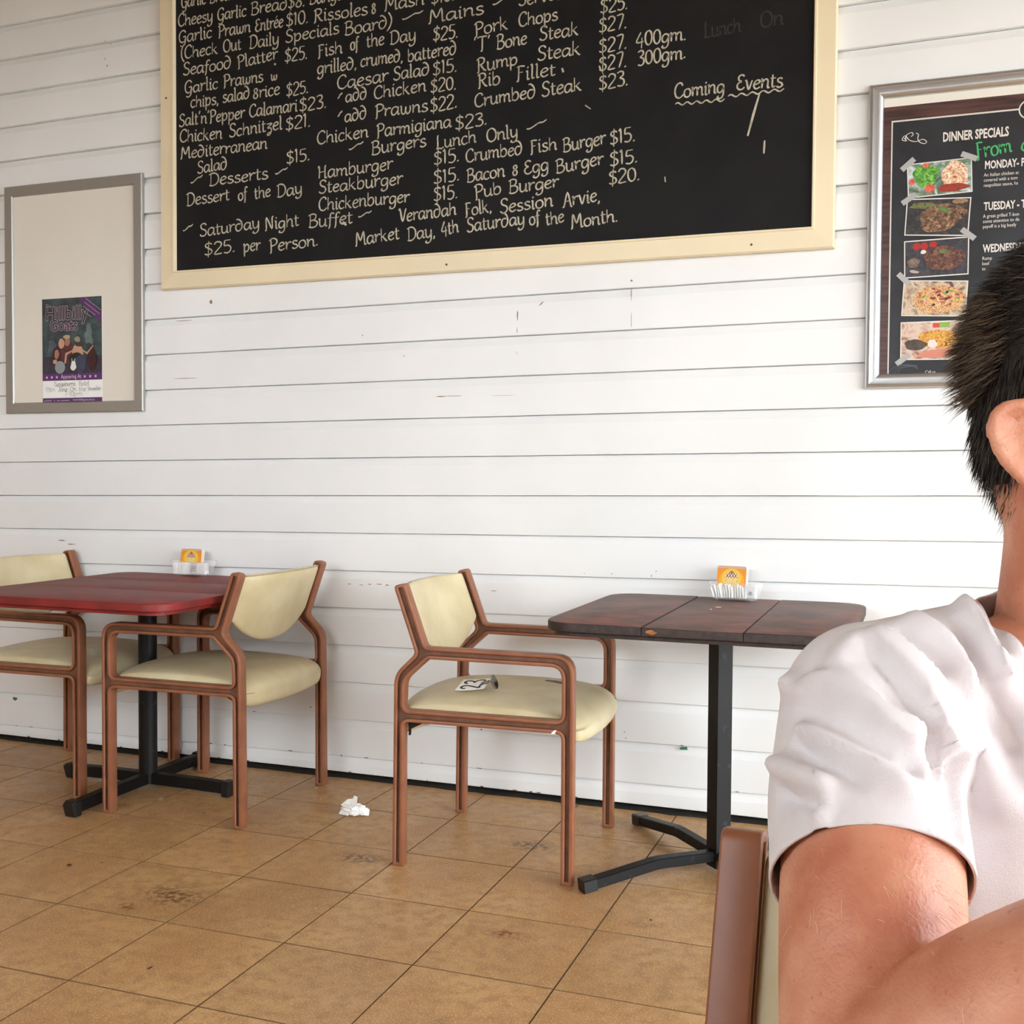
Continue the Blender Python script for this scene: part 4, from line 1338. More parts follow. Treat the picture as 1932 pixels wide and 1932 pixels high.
o = obj('sauce_portion', bm, pm((236, 236, 238), .3))
o.location = loc2(.054, -.014)
o.rotation_euler = (math.radians(-4), 0, r2)
tag(o, 'white square sauce portion with round dark logo in the tray on the brown table', 'packet')
bm = bmesh.new()
loft(bm, [[(.0065 * math.cos(a / 16 * 2 * PI), yy, .016 + .0065 * math.sin(a / 16 * 2 * PI)) for a in range(16)] for yy in (-.0099, -.0106)])
lg = obj('round_logo', bm, pm((52, 52, 58)), o)
bm = bmesh.new()
tube(bm, catmull([(-.0045, -.0107, .013), (-.001, -.0107, .017), (.0015, -.0107, .0155), (.005, -.0107, .019)], 3), .0008, 5)
obj('swoosh', bm, pm((214, 214, 220)), lg)

# crumbs on the brown table
def pebble(name, loc, w, d, h, m, seed, label, cat, group=None):
    q = random.Random(seed)
    bm = bmesh.new()
    bmesh.ops.create_icosphere(bm, subdivisions=2, radius=1)
    for v in bm.verts:
        k = 1 + .28 * noise.noise(v.co * 1.7 + Vector((seed, 0, 0)))
        v.co = Vector((v.co.x * w / 2 * k, v.co.y * d / 2 * k, (v.co.z * .5 + .5) * h))
    o = obj(name, bm, m, None, False)
    o.location = loc
    o.rotation_euler = (0, 0, q.uniform(0, 3))
    return tag(o, label, cat, group)
pebble('food_crumb', (-.573, -.335, .7606), .020, .010, .003, pm((236, 196, 150)), 1, 'larger pale crumb on the brown table below the coasters', 'crumb')
pebble('food_crumb', (-.585, -.395, .7606), .007, .007, .003, pm((226, 180, 130)), 2, 'smaller pale crumb on the brown table, nearer its front edge', 'crumb')

# ------------------------------------------------------------------ NUMBER CARD AND ITS CLIP STAND ON THE SEAT
t = tag(empty('table_number', (-1.275, -.60, .5072), math.radians(6)), 'white card with number 23 in a tipped-over metal clip, on a cream seat', 'table number')
def card_pt(a, b):       # a along the card, b across; rises gently towards the clip
    return (a, b, .002 + .010 * max(0, (a + .045) / .09) ** 2 + .16 * max(0, b + .046))
bm = bmesh.new()
n = 10
A = []
for i in range(n + 1):
    a = -.046 + .092 * i / n
    A.append([card_pt(a, b) for b in (-.046, .050)])
rings = []
for i in range(n + 1):
    p, q_ = A[i]
    rings.append([p, q_, (q_[0], q_[1], q_[2] - .0008), (p[0], p[1], p[2] - .0008)])
loft(bm, rings)
bmesh.ops.recalc_face_normals(bm, faces=bm.faces[:])
card = obj('card', bm, pm((250, 250, 250)), t)
# the digits read from the near side up: their tops point to the far left end of the card
bm = bmesh.new()
q = random.Random(3)
def dig(pts, y0):
    pts = catmull([tuple(float(v) for v in p.split(',')) for p in pts.split(' ')], 6)
    f = lambda u, v: tuple(Vector(card_pt(.030 - v * .0062, y0 + u * .0064)) + Vector((0, 0, .0004)))
    ribbon(bm, pts, 1.35, f, q)
dig('.7,7.6 .9,9.4 2.6,10.2 4.4,9.2 4.6,7.2 3,4.2 .6,.6 2.6,.9 5.2,.5', -.036)
dig('.6,8.4 1.8,10.1 4,9.8 4.6,8 3.6,6 2.2,5.4 4.2,4.6 5,2.4 4,.4 2,.1 .5,1.4', .008)
obj('number', bm, M['dark'], card)
bm = bmesh.new()
tube(bm, [(.022, 0, .0125), (.035, -.006, .021), (.050, -.008, .024)], [.0035, .0045, .003], 8)
tube(bm, [(.018, .008, .010), (.034, .007, .022), (.050, 0, .026)], [.002, .0035, .003], 8)
tube(bm, [(.044, -.014, .022), (.046, .014, .024)], .0038, 8)
obj('clip', bm, M['steel'], t, True)
bm = bmesh.new()
c = Vector((.062, 0, .023))
axis = Vector((.93, -.12, .34)).normalized()
u = axis.cross(Vector((0, 0, 1))).normalized()
w = u.cross(axis).normalized()
rings = []
for r, d in ((.001, -.006), (.006, -.005), (.012, -.001), (.0225, .004), (.0230, .0055), (.012, .003), (.001, .001)):
    rings.append([c + axis * d + u * r * math.cos(k / 24 * 2 * PI) + w * r * math.sin(k / 24 * 2 * PI) for k in range(24)])
loft(bm, rings)
bmesh.ops.recalc_face_normals(bm, faces=bm.faces[:])
obj('stand_base', bm, M['steel'], t, True, 40)

# ------------------------------------------------------------------ LITTER ON THE FLOOR
def napkin():
    # a paper napkin scrunched into a few stiff facets
    q = random.Random(12)
    bm = bmesh.new()
    bmesh.ops.create_icosphere(bm, subdivisions=3, radius=1)
    for v in bm.verts:
        p = v.co.copy()
        k = .80 + .55 * abs(noise.noise(p * 1.35 + Vector((3.1, 1.2, .4)))) + .22 * noise.noise(p * 3.1 + Vector((9, 2, 1)))
        p *= k
        v.co = Vector((p.x * .047, p.y * .034, max(0, (p.z * .62 + .44) * .038)))
    bmesh.ops.recalc_face_normals(bm, faces=bm.faces[:])
    o = obj('crumpled_napkin', bm, M['paper'])
    o.location = (-1.795, -.395, .0004)
    tag(o, 'crumpled white paper napkin on the floor between the two middle chairs', 'napkin')
    def flap(pts, th=.0012):
        bm = bmesh.new()
        loft(bm, [[Vector(p) for p in pts], [Vector(p) + Vector((0, 0, th)) for p in pts]])
        bmesh.ops.recalc_face_normals(bm, faces=bm.faces[:])
        obj('folded_corner', bm, M['paper'], o)
    flap([(-.047, -.012, .030), (-.012, -.018, .020), (-.004, .012, .050), (-.030, .006, .046)])
    flap([(-.010, -.008, .034), (.014, -.012, .036), (.008, .006, .058), (-.008, .010, .060)])
    flap([(.012, -.030, .003), (.040, -.010, .012), (.036, .010, .030), (.006, -.004, .034), (-.002, -.022, .020)])
    flap([(.036, -.012, .004), (.056, -.004, .002), (.052, .010, .018), (.038, .010, .024)])
    flap([(-.050, -.022, .002), (-.006, -.034, .003), (-.004, -.016, .022), (-.040, -.010, .022)])
napkin()
pebble('paper_scrap', (-2.523, -.490, .0004), .030, .018, .0022, pm((190, 190, 170)), 5, 'pale flat paper scrap on the tiles under the red table', 'litter')
pebble('dry_leaf', (-2.346, -1.141, .0004), .020, .014, .003, M['brownbit'], 6, 'larger dark brown leaf scrap on the tiles at the lower left', 'litter')
pebble('dry_leaf', (-2.271, -1.088, .0004), .006, .006, .002, M['brownbit'], 7, 'tiny dark fleck on the tiles right of the larger leaf scrap', 'litter')
pebble('paper_scrap', (-2.076, -.168, .0004), .012, .008, .003, pm((206, 170, 140)), 8, 'pale crumb on the tiles by the chair leg near the wall', 'litter')
pebble('paper_scrap', (-1.995, -.278, .0004), .007, .006, .002, pm((200, 176, 140)), 9, 'tiny pale crumb on the tiles left of the crumpled napkin', 'litter')
pebble('food_crumb', (-2.278, -.574, .0004), .006, .006, .003, M['dark'], 10, 'tiny black fleck on the tiles under the left middle chair', 'litter')
pebble('food_crumb', (-.640, -.922, .0004), .006, .007, .003, M['dark'], 11, 'small black fleck on the tiles in front of the brown table', 'litter')
pebble('dry_leaf', (-1.679, -1.619, .0004), .018, .007, .002, M['brownbit'], 12, 'thin dark scrap on the tiles nearest the camera at the lower left', 'litter')

# ------------------------------------------------------------------ THE SEATED MAN
def skin_material(name, a, b_, c):
    m = mat(name, a, .46, col2=b_, nscale=22, bump=.35, bscale=420, detail=7, nrange=(.36, .68))
    N, L = m.node_tree.nodes, m.node_tree.links
    b = N['Principled BSDF']
    b.inputs['Subsurface Weight'].default_value = .12
    b.inputs['Subsurface Radius'].default_value = (.012, .004, .002)
    b.inputs['Subsurface Scale'].default_value = .5
    src = b.inputs['Base Color'].links[0].from_socket
    tc = [k for k in N if k.type == 'TEX_COORD'][0]
    n = N.new('ShaderNodeTexNoise')
    n.inputs['Scale'].default_value = 190
    n.inputs['Detail'].default_value = 2
    L.new(tc.outputs['Object'], n.inputs['Vector'])
    r = N.new('ShaderNodeMapRange')
    r.inputs[1].default_value, r.inputs[2].default_value = .68, .76
    r.inputs[4].default_value = .45
    L.new(n.outputs['Fac'], r.inputs[0])
    x = N.new('ShaderNodeMix')
    x.data_type = 'RGBA'
    L.new(r.outputs[0], x.inputs['Factor'])
    L.new(src, x.inputs['A'])
    x.inputs['B'].default_value = srgb(c)
    L.new(x.outputs['Result'], b.inputs['Base Color'])
    return m
M['skin'] = skin_material('ruddy_skin', (220, 158, 128), (190, 116, 88), (160, 86, 64))
M['shirt'] = mat('white_cotton', (226, 221, 223), .85, noise_amt=.03, nscale=60, bump=.25, bscale=900)
M['print'] = mat('grey_shirt_print', (120, 120, 128), .85, noise_amt=.2, nscale=80)
M['hair'] = mat('dark_brown_hair', (34, 27, 23), .62, noise_amt=.4, nscale=90, bump=.6, bscale=260)
M['hair_tip'] = mat('lighter_hair_tips', (128, 108, 90), .6, noise_amt=.3, nscale=40)
M['fair_hair'] = mat('fair_arm_hair', (232, 190, 150), .5)
M['shorts'] = mat('navy_shorts', (46, 52, 66), .85, noise_amt=.15, nscale=30)
M['shoe'] = mat('brown_leather', (84, 62, 48), .6, noise_amt=.2, nscale=30)

def capsule(bm, pts, rads, seg=20, sub=6):
    """smooth tapering limb with rounded ends"""
    P = catmull([tuple(p) + (r,) for p, r in zip([Vector(p) for p in pts], rads)], sub) if len(pts) > 2 else None
    if P is None:
        a, b = Vector(pts[0]), Vector(pts[1])
        P = [tuple(a.lerp(b, i / sub)) + (rads[0] + (rads[1] - rads[0]) * i / sub,) for i in range(sub + 1)]
    rings = []
    def frame_at(t):
        up = Vector((0, 0, 1)) if abs(t.z) < .9 else Vector((1, 0, 0))
        a = t.cross(up).normalized()
        return a, a.cross(t).normalized()
    V = [Vector(p[:3]) for p in P]
    T = [(V[min(i + 1, len(V) - 1)] - V[max(i - 1, 0)]).normalized() for i in range(len(V))]
    def ring(c, t, r):
        a, b = frame_at(t)
        return [c + a * r * math.cos(k / seg * 2 * PI) + b * r * math.sin(k / seg * 2 * PI) for k in range(seg)]
    r0, r1 = P[0][3], P[-1][3]
    for k in range(5, 0, -1):
        a = PI / 2 * k / 5.4
        rings.append(ring(V[0] - T[0] * r0 * math.sin(a), T[0], r0 * math.cos(a)))
    for c, t, p in zip(V, T, P):
        rings.append(ring(c, t, p[3]))
    for k in range(1, 6):
        a = PI / 2 * k / 5.4
        rings.append(ring(V[-1] + T[-1] * r1 * math.sin(a), T[-1], r1 * math.cos(a)))
    loft(bm, rings)

def ell(bm, c, r, ax=None):
    """ellipsoid; ax = 3 axes (columns)"""
    res = bmesh.ops.create_icosphere(bm, subdivisions=4, radius=1)
    ax = ax or (Vector((1, 0, 0)), Vector((0, 1, 0)), Vector((0, 0, 1)))
    c = Vector(c)
    for v in res['verts']:
        p = v.co.copy()
        v.co = c + ax[0] * p.x * r[0] + ax[1] * p.y * r[1] + ax[2] * p.z * r[2]

def torso(bm, rings, s, f):
    out = []
    for z, cx, cy, a, b in rings:
        out.append([Vector((cx, cy, z)) + s * a * math.copysign(abs(math.cos(t)) ** .85, math.cos(t)) + f * b * math.copysign(abs(math.sin(t)) ** .9, math.sin(t)) for t in [k / 36 * 2 * PI for k in range(36)]])
    loft(bm, out)

def fuse(bm, voxel, smooth=4, fac=.5):
    """one continuous surface from overlapping volumes"""
    bmesh.ops.recalc_face_normals(bm, faces=bm.faces[:])
    me = bpy.data.meshes.new('volume')
    bm.to_mesh(me)
    bm.free()
    o = bpy.data.objects.new('volume', me)
    COL.objects.link(o)
    r = o.modifiers.new('r', 'REMESH')
    r.mode = 'VOXEL'
    r.voxel_size = voxel
    s = o.modifiers.new('s', 'SMOOTH')
    s.iterations = smooth
    s.factor = fac
    dg = bpy.context.evaluated_depsgraph_get()
    out = bmesh.new()
    out.from_mesh(o.evaluated_get(dg).to_mesh())
    o.evaluated_get(dg).to_mesh_clear()
    bpy.data.objects.remove(o, do_unlink=True)
    bpy.data.meshes.remove(me)
    return out

man = tag(empty('person', (.112, -2.910, 0), math.radians(20.16)),
          'seated man in white t-shirt with short dark hair and bent bare arm', 'person')
HC = Vector((.010, -.036, 1.212))                 # middle of the skull
phi = math.radians(38)
HF = Vector((math.sin(phi), -math.cos(phi), 0))    # where the face points
HR = Vector((-math.cos(phi), -math.sin(phi), 0))   # towards his right ear
HU = Vector((0, 0, 1))
def hp(f, r, u):
    return HC + HF * f + HR * r + HU * u
def hf(f, r, u):
    return hp(f, r, u - .012)
SR, ER, WR = Vector((-.158, -.031, 1.012)), Vector((-.214, -.208, .856)), Vector((-.030, -.285, 1.024))
SL, EL, WL = Vector((.169, .059, 1.015)), Vector((.215, -.120, .800)), Vector((.075, -.262, .812))
SV = Vector((.966, .26, 0)); FV = Vector((.26, -.966, 0))

def hand(bm, w, d, palm, side, curl=.55):
    """palm, four unequal bent fingers and a thumb; d = direction of the hand, palm = palm normal"""
    d, palm = d.normalized(), palm.normalized()
    a = d.cross(palm).normalized() * side            # towards the thumb side
    capsule(bm, [w - d * .01, w + d * .03 + a * .012, w + d * .078 + a * .022], [.023, .019, .013], 14, 4)
    capsule(bm, [w, w + d * .04 - a * .008, w + d * .076 - a * .020], [.021, .017, .012], 14, 4)
    capsule(bm, [w, w + d * .04 + a * .002, w + d * .080 + a * .001], [.022, .018, .013], 14, 4)
    for off, L_, r, sp in ((.027, .068, .0082, .10), (.009, .076, .0086, .02), (-.010, .070, .0082, -.05), (-.027, .056, .0072, -.13)):
        p = w + d * .078 + a * off
        dd = (d + a * sp).normalized()
        pts = [p - dd * .012, p]
        ang = 0
        for seg_l, k in ((.42, .6), (.32, 1.0), (.26, .9)):
            ang += curl * k
            v = dd * math.cos(ang) + palm * math.sin(ang)
            pts.append(pts[-1] + v * L_ * seg_l)
        capsule(bm, pts, [r, r, r * .96, r * .9, r * .78], 10, 3)
    p = w + d * .018 + a * .020
    pts = [p, p + (d * .5 + a * .8 + palm * .25).normalized() * .032, p + (d * .62 + a * .62 + palm * .3).normalized() * .060, p + (d * .85 + a * .42 + palm * .35).normalized() * .083]
    capsule(bm, pts, [.0135, .0115, .0095, .0082], 10, 4)

def body():
    bm = bmesh.new()
    torso(bm, [(.50, 0, .0, .150, .105), (.58, 0, .004, .150, .108), (.72, .0, .02, .138, .104), (.84, .003, .028, .150, .110), (.93, .004, .030, .160, .108), (1.0, .003, .026, .140, .085), (1.04, 0, .018, .080, .060)], SV, FV)
    # neck and shoulders
    capsule(bm, [(.002, .020, 1.02), (-.004, .004, 1.075), (-.010, -.018, 1.13), (-.014, -.030, 1.18)], [.064, .056, .055, .056], 24, 4)
    capsule(bm, [(-.03, .01, 1.03), SR], [.045, .050]); capsule(bm, [(.03, .02, 1.03), SL], [.045, .050])
    # arms
    mid = SR.lerp(ER, .45)
    capsule(bm, [SR, mid, SR.lerp(ER, .8), ER], [.047, .051, .047, .043], 24)
    capsule(bm, [SR.lerp(ER, .30) + Vector((-.004, -.012, .006)), SR.lerp(ER, .62) + Vector((-.004, -.006, .006)), SR.lerp(ER, .85)], [.040, .046, .036], 24)
    capsule(bm, [ER, ER.lerp(WR, .28) + Vector((0, -.004, .003)), ER.lerp(WR, .6), WR], [.043, .048, .039, .027], 24)
    capsule(bm, [ER.lerp(WR, .10) + Vector((.004, .000, .002)), ER.lerp(WR, .38) + Vector((-.002, -.004, .006))], [.038, .041], 24)
    hand(bm, WR, (WR - ER), Vector((.5, .8, .2)), 1, .6)
    capsule(bm, [SL, SL.lerp(EL, .5), EL], [.051, .048, .041], 24)
    capsule(bm, [EL, EL.lerp(WL, .3), WL], [.042, .045, .027], 24)
    hand(bm, WL, (WL - EL) + Vector((0, 0, -.02)), Vector((-.1, .1, -1)), -1, .35)
    # legs
    HRt, HLt = Vector((-.083, .035, .565)), Vector((.083, -.035, .565))
    KR, KL = Vector((-.265, -.345, .525)), Vector((-.070, -.425, .525))
    AR, AL = Vector((-.285, -.385, .095)), Vector((-.085, -.470, .095))
    for h, k, a in ((HRt, KR, AR), (HLt, KL, AL)):
        capsule(bm, [h, h.lerp(k, .5), k], [.082, .072, .056], 24)
        capsule(bm, [k, k.lerp(a, .3) + Vector((.01, .02, 0)), k.lerp(a, .7), a], [.055, .056, .042, .034], 24)
        fw = Vector((-.394, -.919, 0))
        capsule(bm, [a + Vector((0, 0, -.03)) - fw * .03, a + fw * .06 + Vector((0, 0, -.045)), a + fw * .15 + Vector((0, 0, -.062))], [.034, .036, .026], 18)
    # head
    ax = (HF, HR, HU)
    ell(bm, hp(-.006, 0, .016), (.093, .074, .098), ax)
    ell(bm, hf(.030, 0, -.030), (.062, .062, .078), ax)
    ell(bm, hf(.050, 0, -.078), (.038, .046, .034), ax)
    ell(bm, hf(.078, 0, -.098), (.016, .022, .015), ax)
    ell(bm, hf(-.040, 0, -.040), (.052, .056, .052), ax)
    ell(bm, hf(.076, 0, .030), (.017, .052, .012), ax)
    capsule(bm, [hf(.088, 0, .014), hf(.103, 0, -.012), hf(.112, 0, -.030)], [.008, .010, .0125], 14, 4)
    for s in (-1, 1):
        ell(bm, hf(.100, s * .013, -.034), (.009, .008, .007), ax)
        ell(bm, hf(.074, s * .046, -.022), (.016, .020, .018), ax)
    ell(bm, hf(.092, 0, -.058), (.009, .024, .0055), ax)
    ell(bm, hf(.090, 0, -.069), (.009, .021, .006), ax)
    # ears: bowl, rim, inner fold, lobe
    for s in (-1, 1):
        T_ = 1
        def ep(a, b, o):      # a: up the ear, b: backwards, o: outwards
            return hp(-.006 - b - a * .34, s * (.0765 + o + b * .62), -.040 + a)
        rim = [(.010, -.010, .004), (.026, -.007, .008), (.036, .004, .012), (.036, .017, .015), (.026, .026, .017), (.008, .027, .016), (-.010, .021, .013), (-.024, .012, .009)]
        capsule(bm, [ep(*p) for p in rim], [.0036, .0042, .0046, .0048, .0048, .0046, .0042, .0044], 10, 5)
        capsule(bm, [ep(.020, .006, .006), ep(.012, .014, .0105), ep(-.004, .015, .010), ep(-.016, .007, .007)], [.0030, .0038, .0038, .0036], 10, 5)
        capsule(bm, [ep(.024, .016, .010), ep(.014, .014, .0105)], [.0028, .0034], 10, 3)
        ell(bm, ep(-.032, .004, .005), (.011, .0048, .012), (HF, HR, HU))
        ell(bm, ep(-.008, -.009, .003), (.006, .005, .008), (HF, HR, HU))
        for i in range(9):
            a = -.022 + .052 * i / 8
            for j in range(7):
                b = .002 + .022 * j / 6
                if a < 0 and b > .017 + (a + .022) * .35: continue
                ell(bm, ep(a, b, -.0075 + .0175 * (b / .024) ** 2), (.0056, .0044, .0056), (HF, HR, HU))
        for a, b, o, r in ((.018, .004, -.002, .013), (.026, .014, .004, .008), (.008, .016, .003, .010), (-.012, .008, .0, .011), (-.024, .004, .001, .008)):
            ell(bm, ep(a, b, o), (r, .0052, r), (HF, HR, HU))
    out = fuse(bm, .0034, 3, .5)
    # eye sockets pressed in beside the nose, mouth line
    for v in out.verts:
        q = v.co - HC
        f, r, u = q.dot(HF), q.dot(HR), q.z + .012
        if f > .05:
            for s in (-1, 1):
                d2 = ((r - s * .032) / .016) ** 2 + ((u - .006) / .011) ** 2
                v.co -= HF * .009 * math.exp(-d2)
            v.co -= HF * .004 * math.exp(-(((u + .0635) / .0022) ** 2 + (r / .022) ** 4))
    return out

bm = body()
b_ob = obj('body', bm, M['skin'], man, True)
# eyes, brows
for s in (-1, 1):
    bm = bmesh.new()
    ell(bm, hf(.070, s * .032, .006), (.0125, .0125, .0125), (HF, HR, HU))
    for f in bm.faces:
        f.material_index = 0
        c = f.calc_center_median() - hf(.070, s * .032, .006)
        if c.normalized().dot(HF) > .90:
            f.material_index = 1
    obj('eye', bm, [pm((236, 232, 226), .2), pm((60, 76, 84), .15)], b_ob, True)
    bm = bmesh.new()
    capsule(bm, [hf(.089, s * .014, .024), hf(.090, s * .032, .030), hf(.078, s * .050, .024)], [.0030, .0036, .0022], 8, 4)
    obj('eyebrow', bm, M['hair'], b_ob, True)

# ---- t-shirt
FOLDS = [
    (0.007, 0.008, [(-0.211, -0.014, 1.029), (-0.209, -0.058, 1.032), (-0.2, -0.085, 1.028), (-0.189, -0.101, 1.023), (-0.176, -0.112, 1.016), (-0.165, -0.119, 1.008), (-0.152, -0.122, 0.998)]),
    (-0.005, 0.008, [(-0.214, -0.062, 1.024), (-0.196, -0.098, 1.022), (-0.181, -0.113, 1.015), (-0.168, -0.122, 1.006), (-0.157, -0.125, 0.998)]),
    (0.006, 0.008, [(-0.204, -0.052, 1.041), (-0.196, -0.076, 1.037), (-0.186, -0.091, 1.031), (-0.175, -0.102, 1.025), (-0.163, -0.108, 1.018), (-0.154, -0.115, 1.007)]),
    (-0.004, 0.006, [(-0.211, -0.043, 1.033), (-0.202, -0.077, 1.031), (-0.189, -0.097, 1.026), (-0.176, -0.108, 1.02)]),
    (0.004, 0.009, [(-0.191, -0.048, 1.057), (-0.185, -0.067, 1.05), (-0.178, -0.084, 1.04), (-0.171, -0.096, 1.031), (-0.162, -0.106, 1.02), (-0.155, -0.113, 1.009)]),
    (0.007, 0.008, [(-0.18, -0.043, 1.065), (-0.176, -0.063, 1.058), (-0.17, -0.076, 1.048), (-0.164, -0.084, 1.042), (-0.155, -0.091, 1.033), (-0.148, -0.1, 1.02), (-0.143, -0.108, 1.006), (-0.142, -0.121, 0.99)]),
    (-0.005, 0.007, [(-0.182, -0.061, 1.056), (-0.176, -0.076, 1.047), (-0.17, -0.088, 1.037), (-0.166, -0.1, 1.027), (-0.16, -0.111, 1.014)]),
    (0.008, 0.009, [(-0.166, -0.044, 1.069), (-0.161, -0.064, 1.061), (-0.152, -0.074, 1.051), (-0.143, -0.081, 1.04), (-0.139, -0.09, 1.026), (-0.135, -0.097, 1.011), (-0.135, -0.109, 0.994), (-0.14, -0.128, 0.976)]),
    (-0.008, 0.0055, [(-0.175, -0.054, 1.063), (-0.17, -0.072, 1.053), (-0.164, -0.081, 1.044), (-0.158, -0.09, 1.035), (-0.153, -0.098, 1.025), (-0.149, -0.109, 1.01), (-0.147, -0.121, 0.994), (-0.145, -0.134, 0.978)]),
    (0.005, 0.009, [(-0.14, -0.029, 1.074), (-0.133, -0.046, 1.069), (-0.124, -0.056, 1.062), (-0.117, -0.063, 1.053), (-0.11, -0.069, 1.041), (-0.102, -0.069, 1.026)]),
    (-0.003, 0.008, [(-0.157, -0.052, 1.067), (-0.15, -0.058, 1.064), (-0.14, -0.064, 1.059), (-0.13, -0.068, 1.052), (-0.121, -0.071, 1.043)]),
    (0.006, 0.007, [(-0.093, -0.008, 1.081), (-0.098, -0.037, 1.073), (-0.094, -0.054, 1.059), (-0.09, -0.061, 1.045), (-0.089, -0.063, 1.04)]),
    (-0.006, 0.007, [(-0.109, -0.034, 1.075), (-0.107, -0.056, 1.059), (-0.102, -0.066, 1.042), (-0.094, -0.066, 1.027), (-0.083, -0.072, 1.005), (-0.081, -0.077, 0.998)]),
    (-0.004, 0.006, [(-0.073, -0.015, 1.084), (-0.083, -0.039, 1.072), (-0.087, -0.057, 1.053)]),
    (0.006, 0.008, [(-0.218, -0.072, 1.015), (-0.211, -0.098, 1.011), (-0.201, -0.116, 1.006), (-0.189, -0.128, 1.001), (-0.176, -0.135, 0.995), (-0.162, -0.139, 0.987)]),
    (-0.004, 0.007, [(-0.222, -0.078, 1.006), (-0.214, -0.107, 1.003), (-0.203, -0.123, 0.999), (-0.191, -0.135, 0.995)]),
    (0.007, 0.008, [(-0.229, -0.074, 0.992), (-0.225, -0.103, 0.992), (-0.216, -0.122, 0.99), (-0.209, -0.133, 0.988)]),
    (-0.004, 0.007, [(-0.233, -0.091, 0.981), (-0.225, -0.121, 0.981), (-0.217, -0.133, 0.982)]),
    (0.003, 0.006, [(-0.229, -0.116, 0.978), (-0.222, -0.132, 0.978), (-0.216, -0.142, 0.977)]),
    (-0.01, 0.006, [(-0.139, -0.104, 1.007), (-0.137, -0.11, 0.994), (-0.139, -0.122, 0.982), (-0.142, -0.136, 0.971), (-0.144, -0.144, 0.964)]),
    (-0.004, 0.012, [(-0.108, -0.071, 1.028), (-0.094, -0.067, 1.01), (-0.09, -0.077, 0.994), (-0.087, -0.086, 0.975)]),
    (0.004, 0.014, [(-0.114, -0.074, 1.027), (-0.103, -0.069, 1.0), (-0.099, -0.081, 0.979), (-0.095, -0.088, 0.956)]),
]
def shirt_base():
    bm = bmesh.new()
    torso(bm, [(.47, -.01, -.005, .175, .135), (.56, 0, .0, .172, .132), (.70, 0, .018, .160, .128), (.83, .003, .026, .170, .130), (.92, .004, .030, .180, .126), (.985, .003, .028, .168, .108), (1.03, .0, .020, .120, .082), (1.06, 0, .014, .080, .066), (1.10, -.002, .000, .060, .060)], SV, FV)
    capsule(bm, [(-.035, .004, 1.036), (-.10, -.012, 1.026), SR + Vector((0, 0, .002))], [.056, .054, .058], 24)
    capsule(bm, [(.035, .02, 1.036), (.10, .04, 1.026), SL], [.056, .054, .058], 24)
    d = (ER - SR)
    capsule(bm, [SR, SR + d * .25 + Vector((-.004, 0, 0)), SR + d * .5, SR + d * .72], [.058, .057, .057, .058], 28)
    d = (EL - SL)
    capsule(bm, [SL, SL + d * .3, SL + d * .75], [.060, .062, .062], 28)
    out = fuse(bm, .0038, 9, .5)
    return out

def cut(bm, co, no, test):
    """open the shell along a plane, only where test(vertex) holds"""
    vs = [v for v in bm.verts if test(v.co)]
    S_ = set(vs)
    fs = [f for f in bm.faces if all(v in S_ for v in f.verts)]
    es = list({e for f in fs for e in f.edges})
    bmesh.ops.bisect_plane(bm, geom=fs + es + vs, plane_co=co, plane_no=no, dist=1e-6)
    kill = [f for f in bm.faces if all(test(v.co) for v in f.verts) and (f.calc_center_median() - co).dot(no) > 0]
    bmesh.ops.delete(bm, geom=kill, context='FACES')

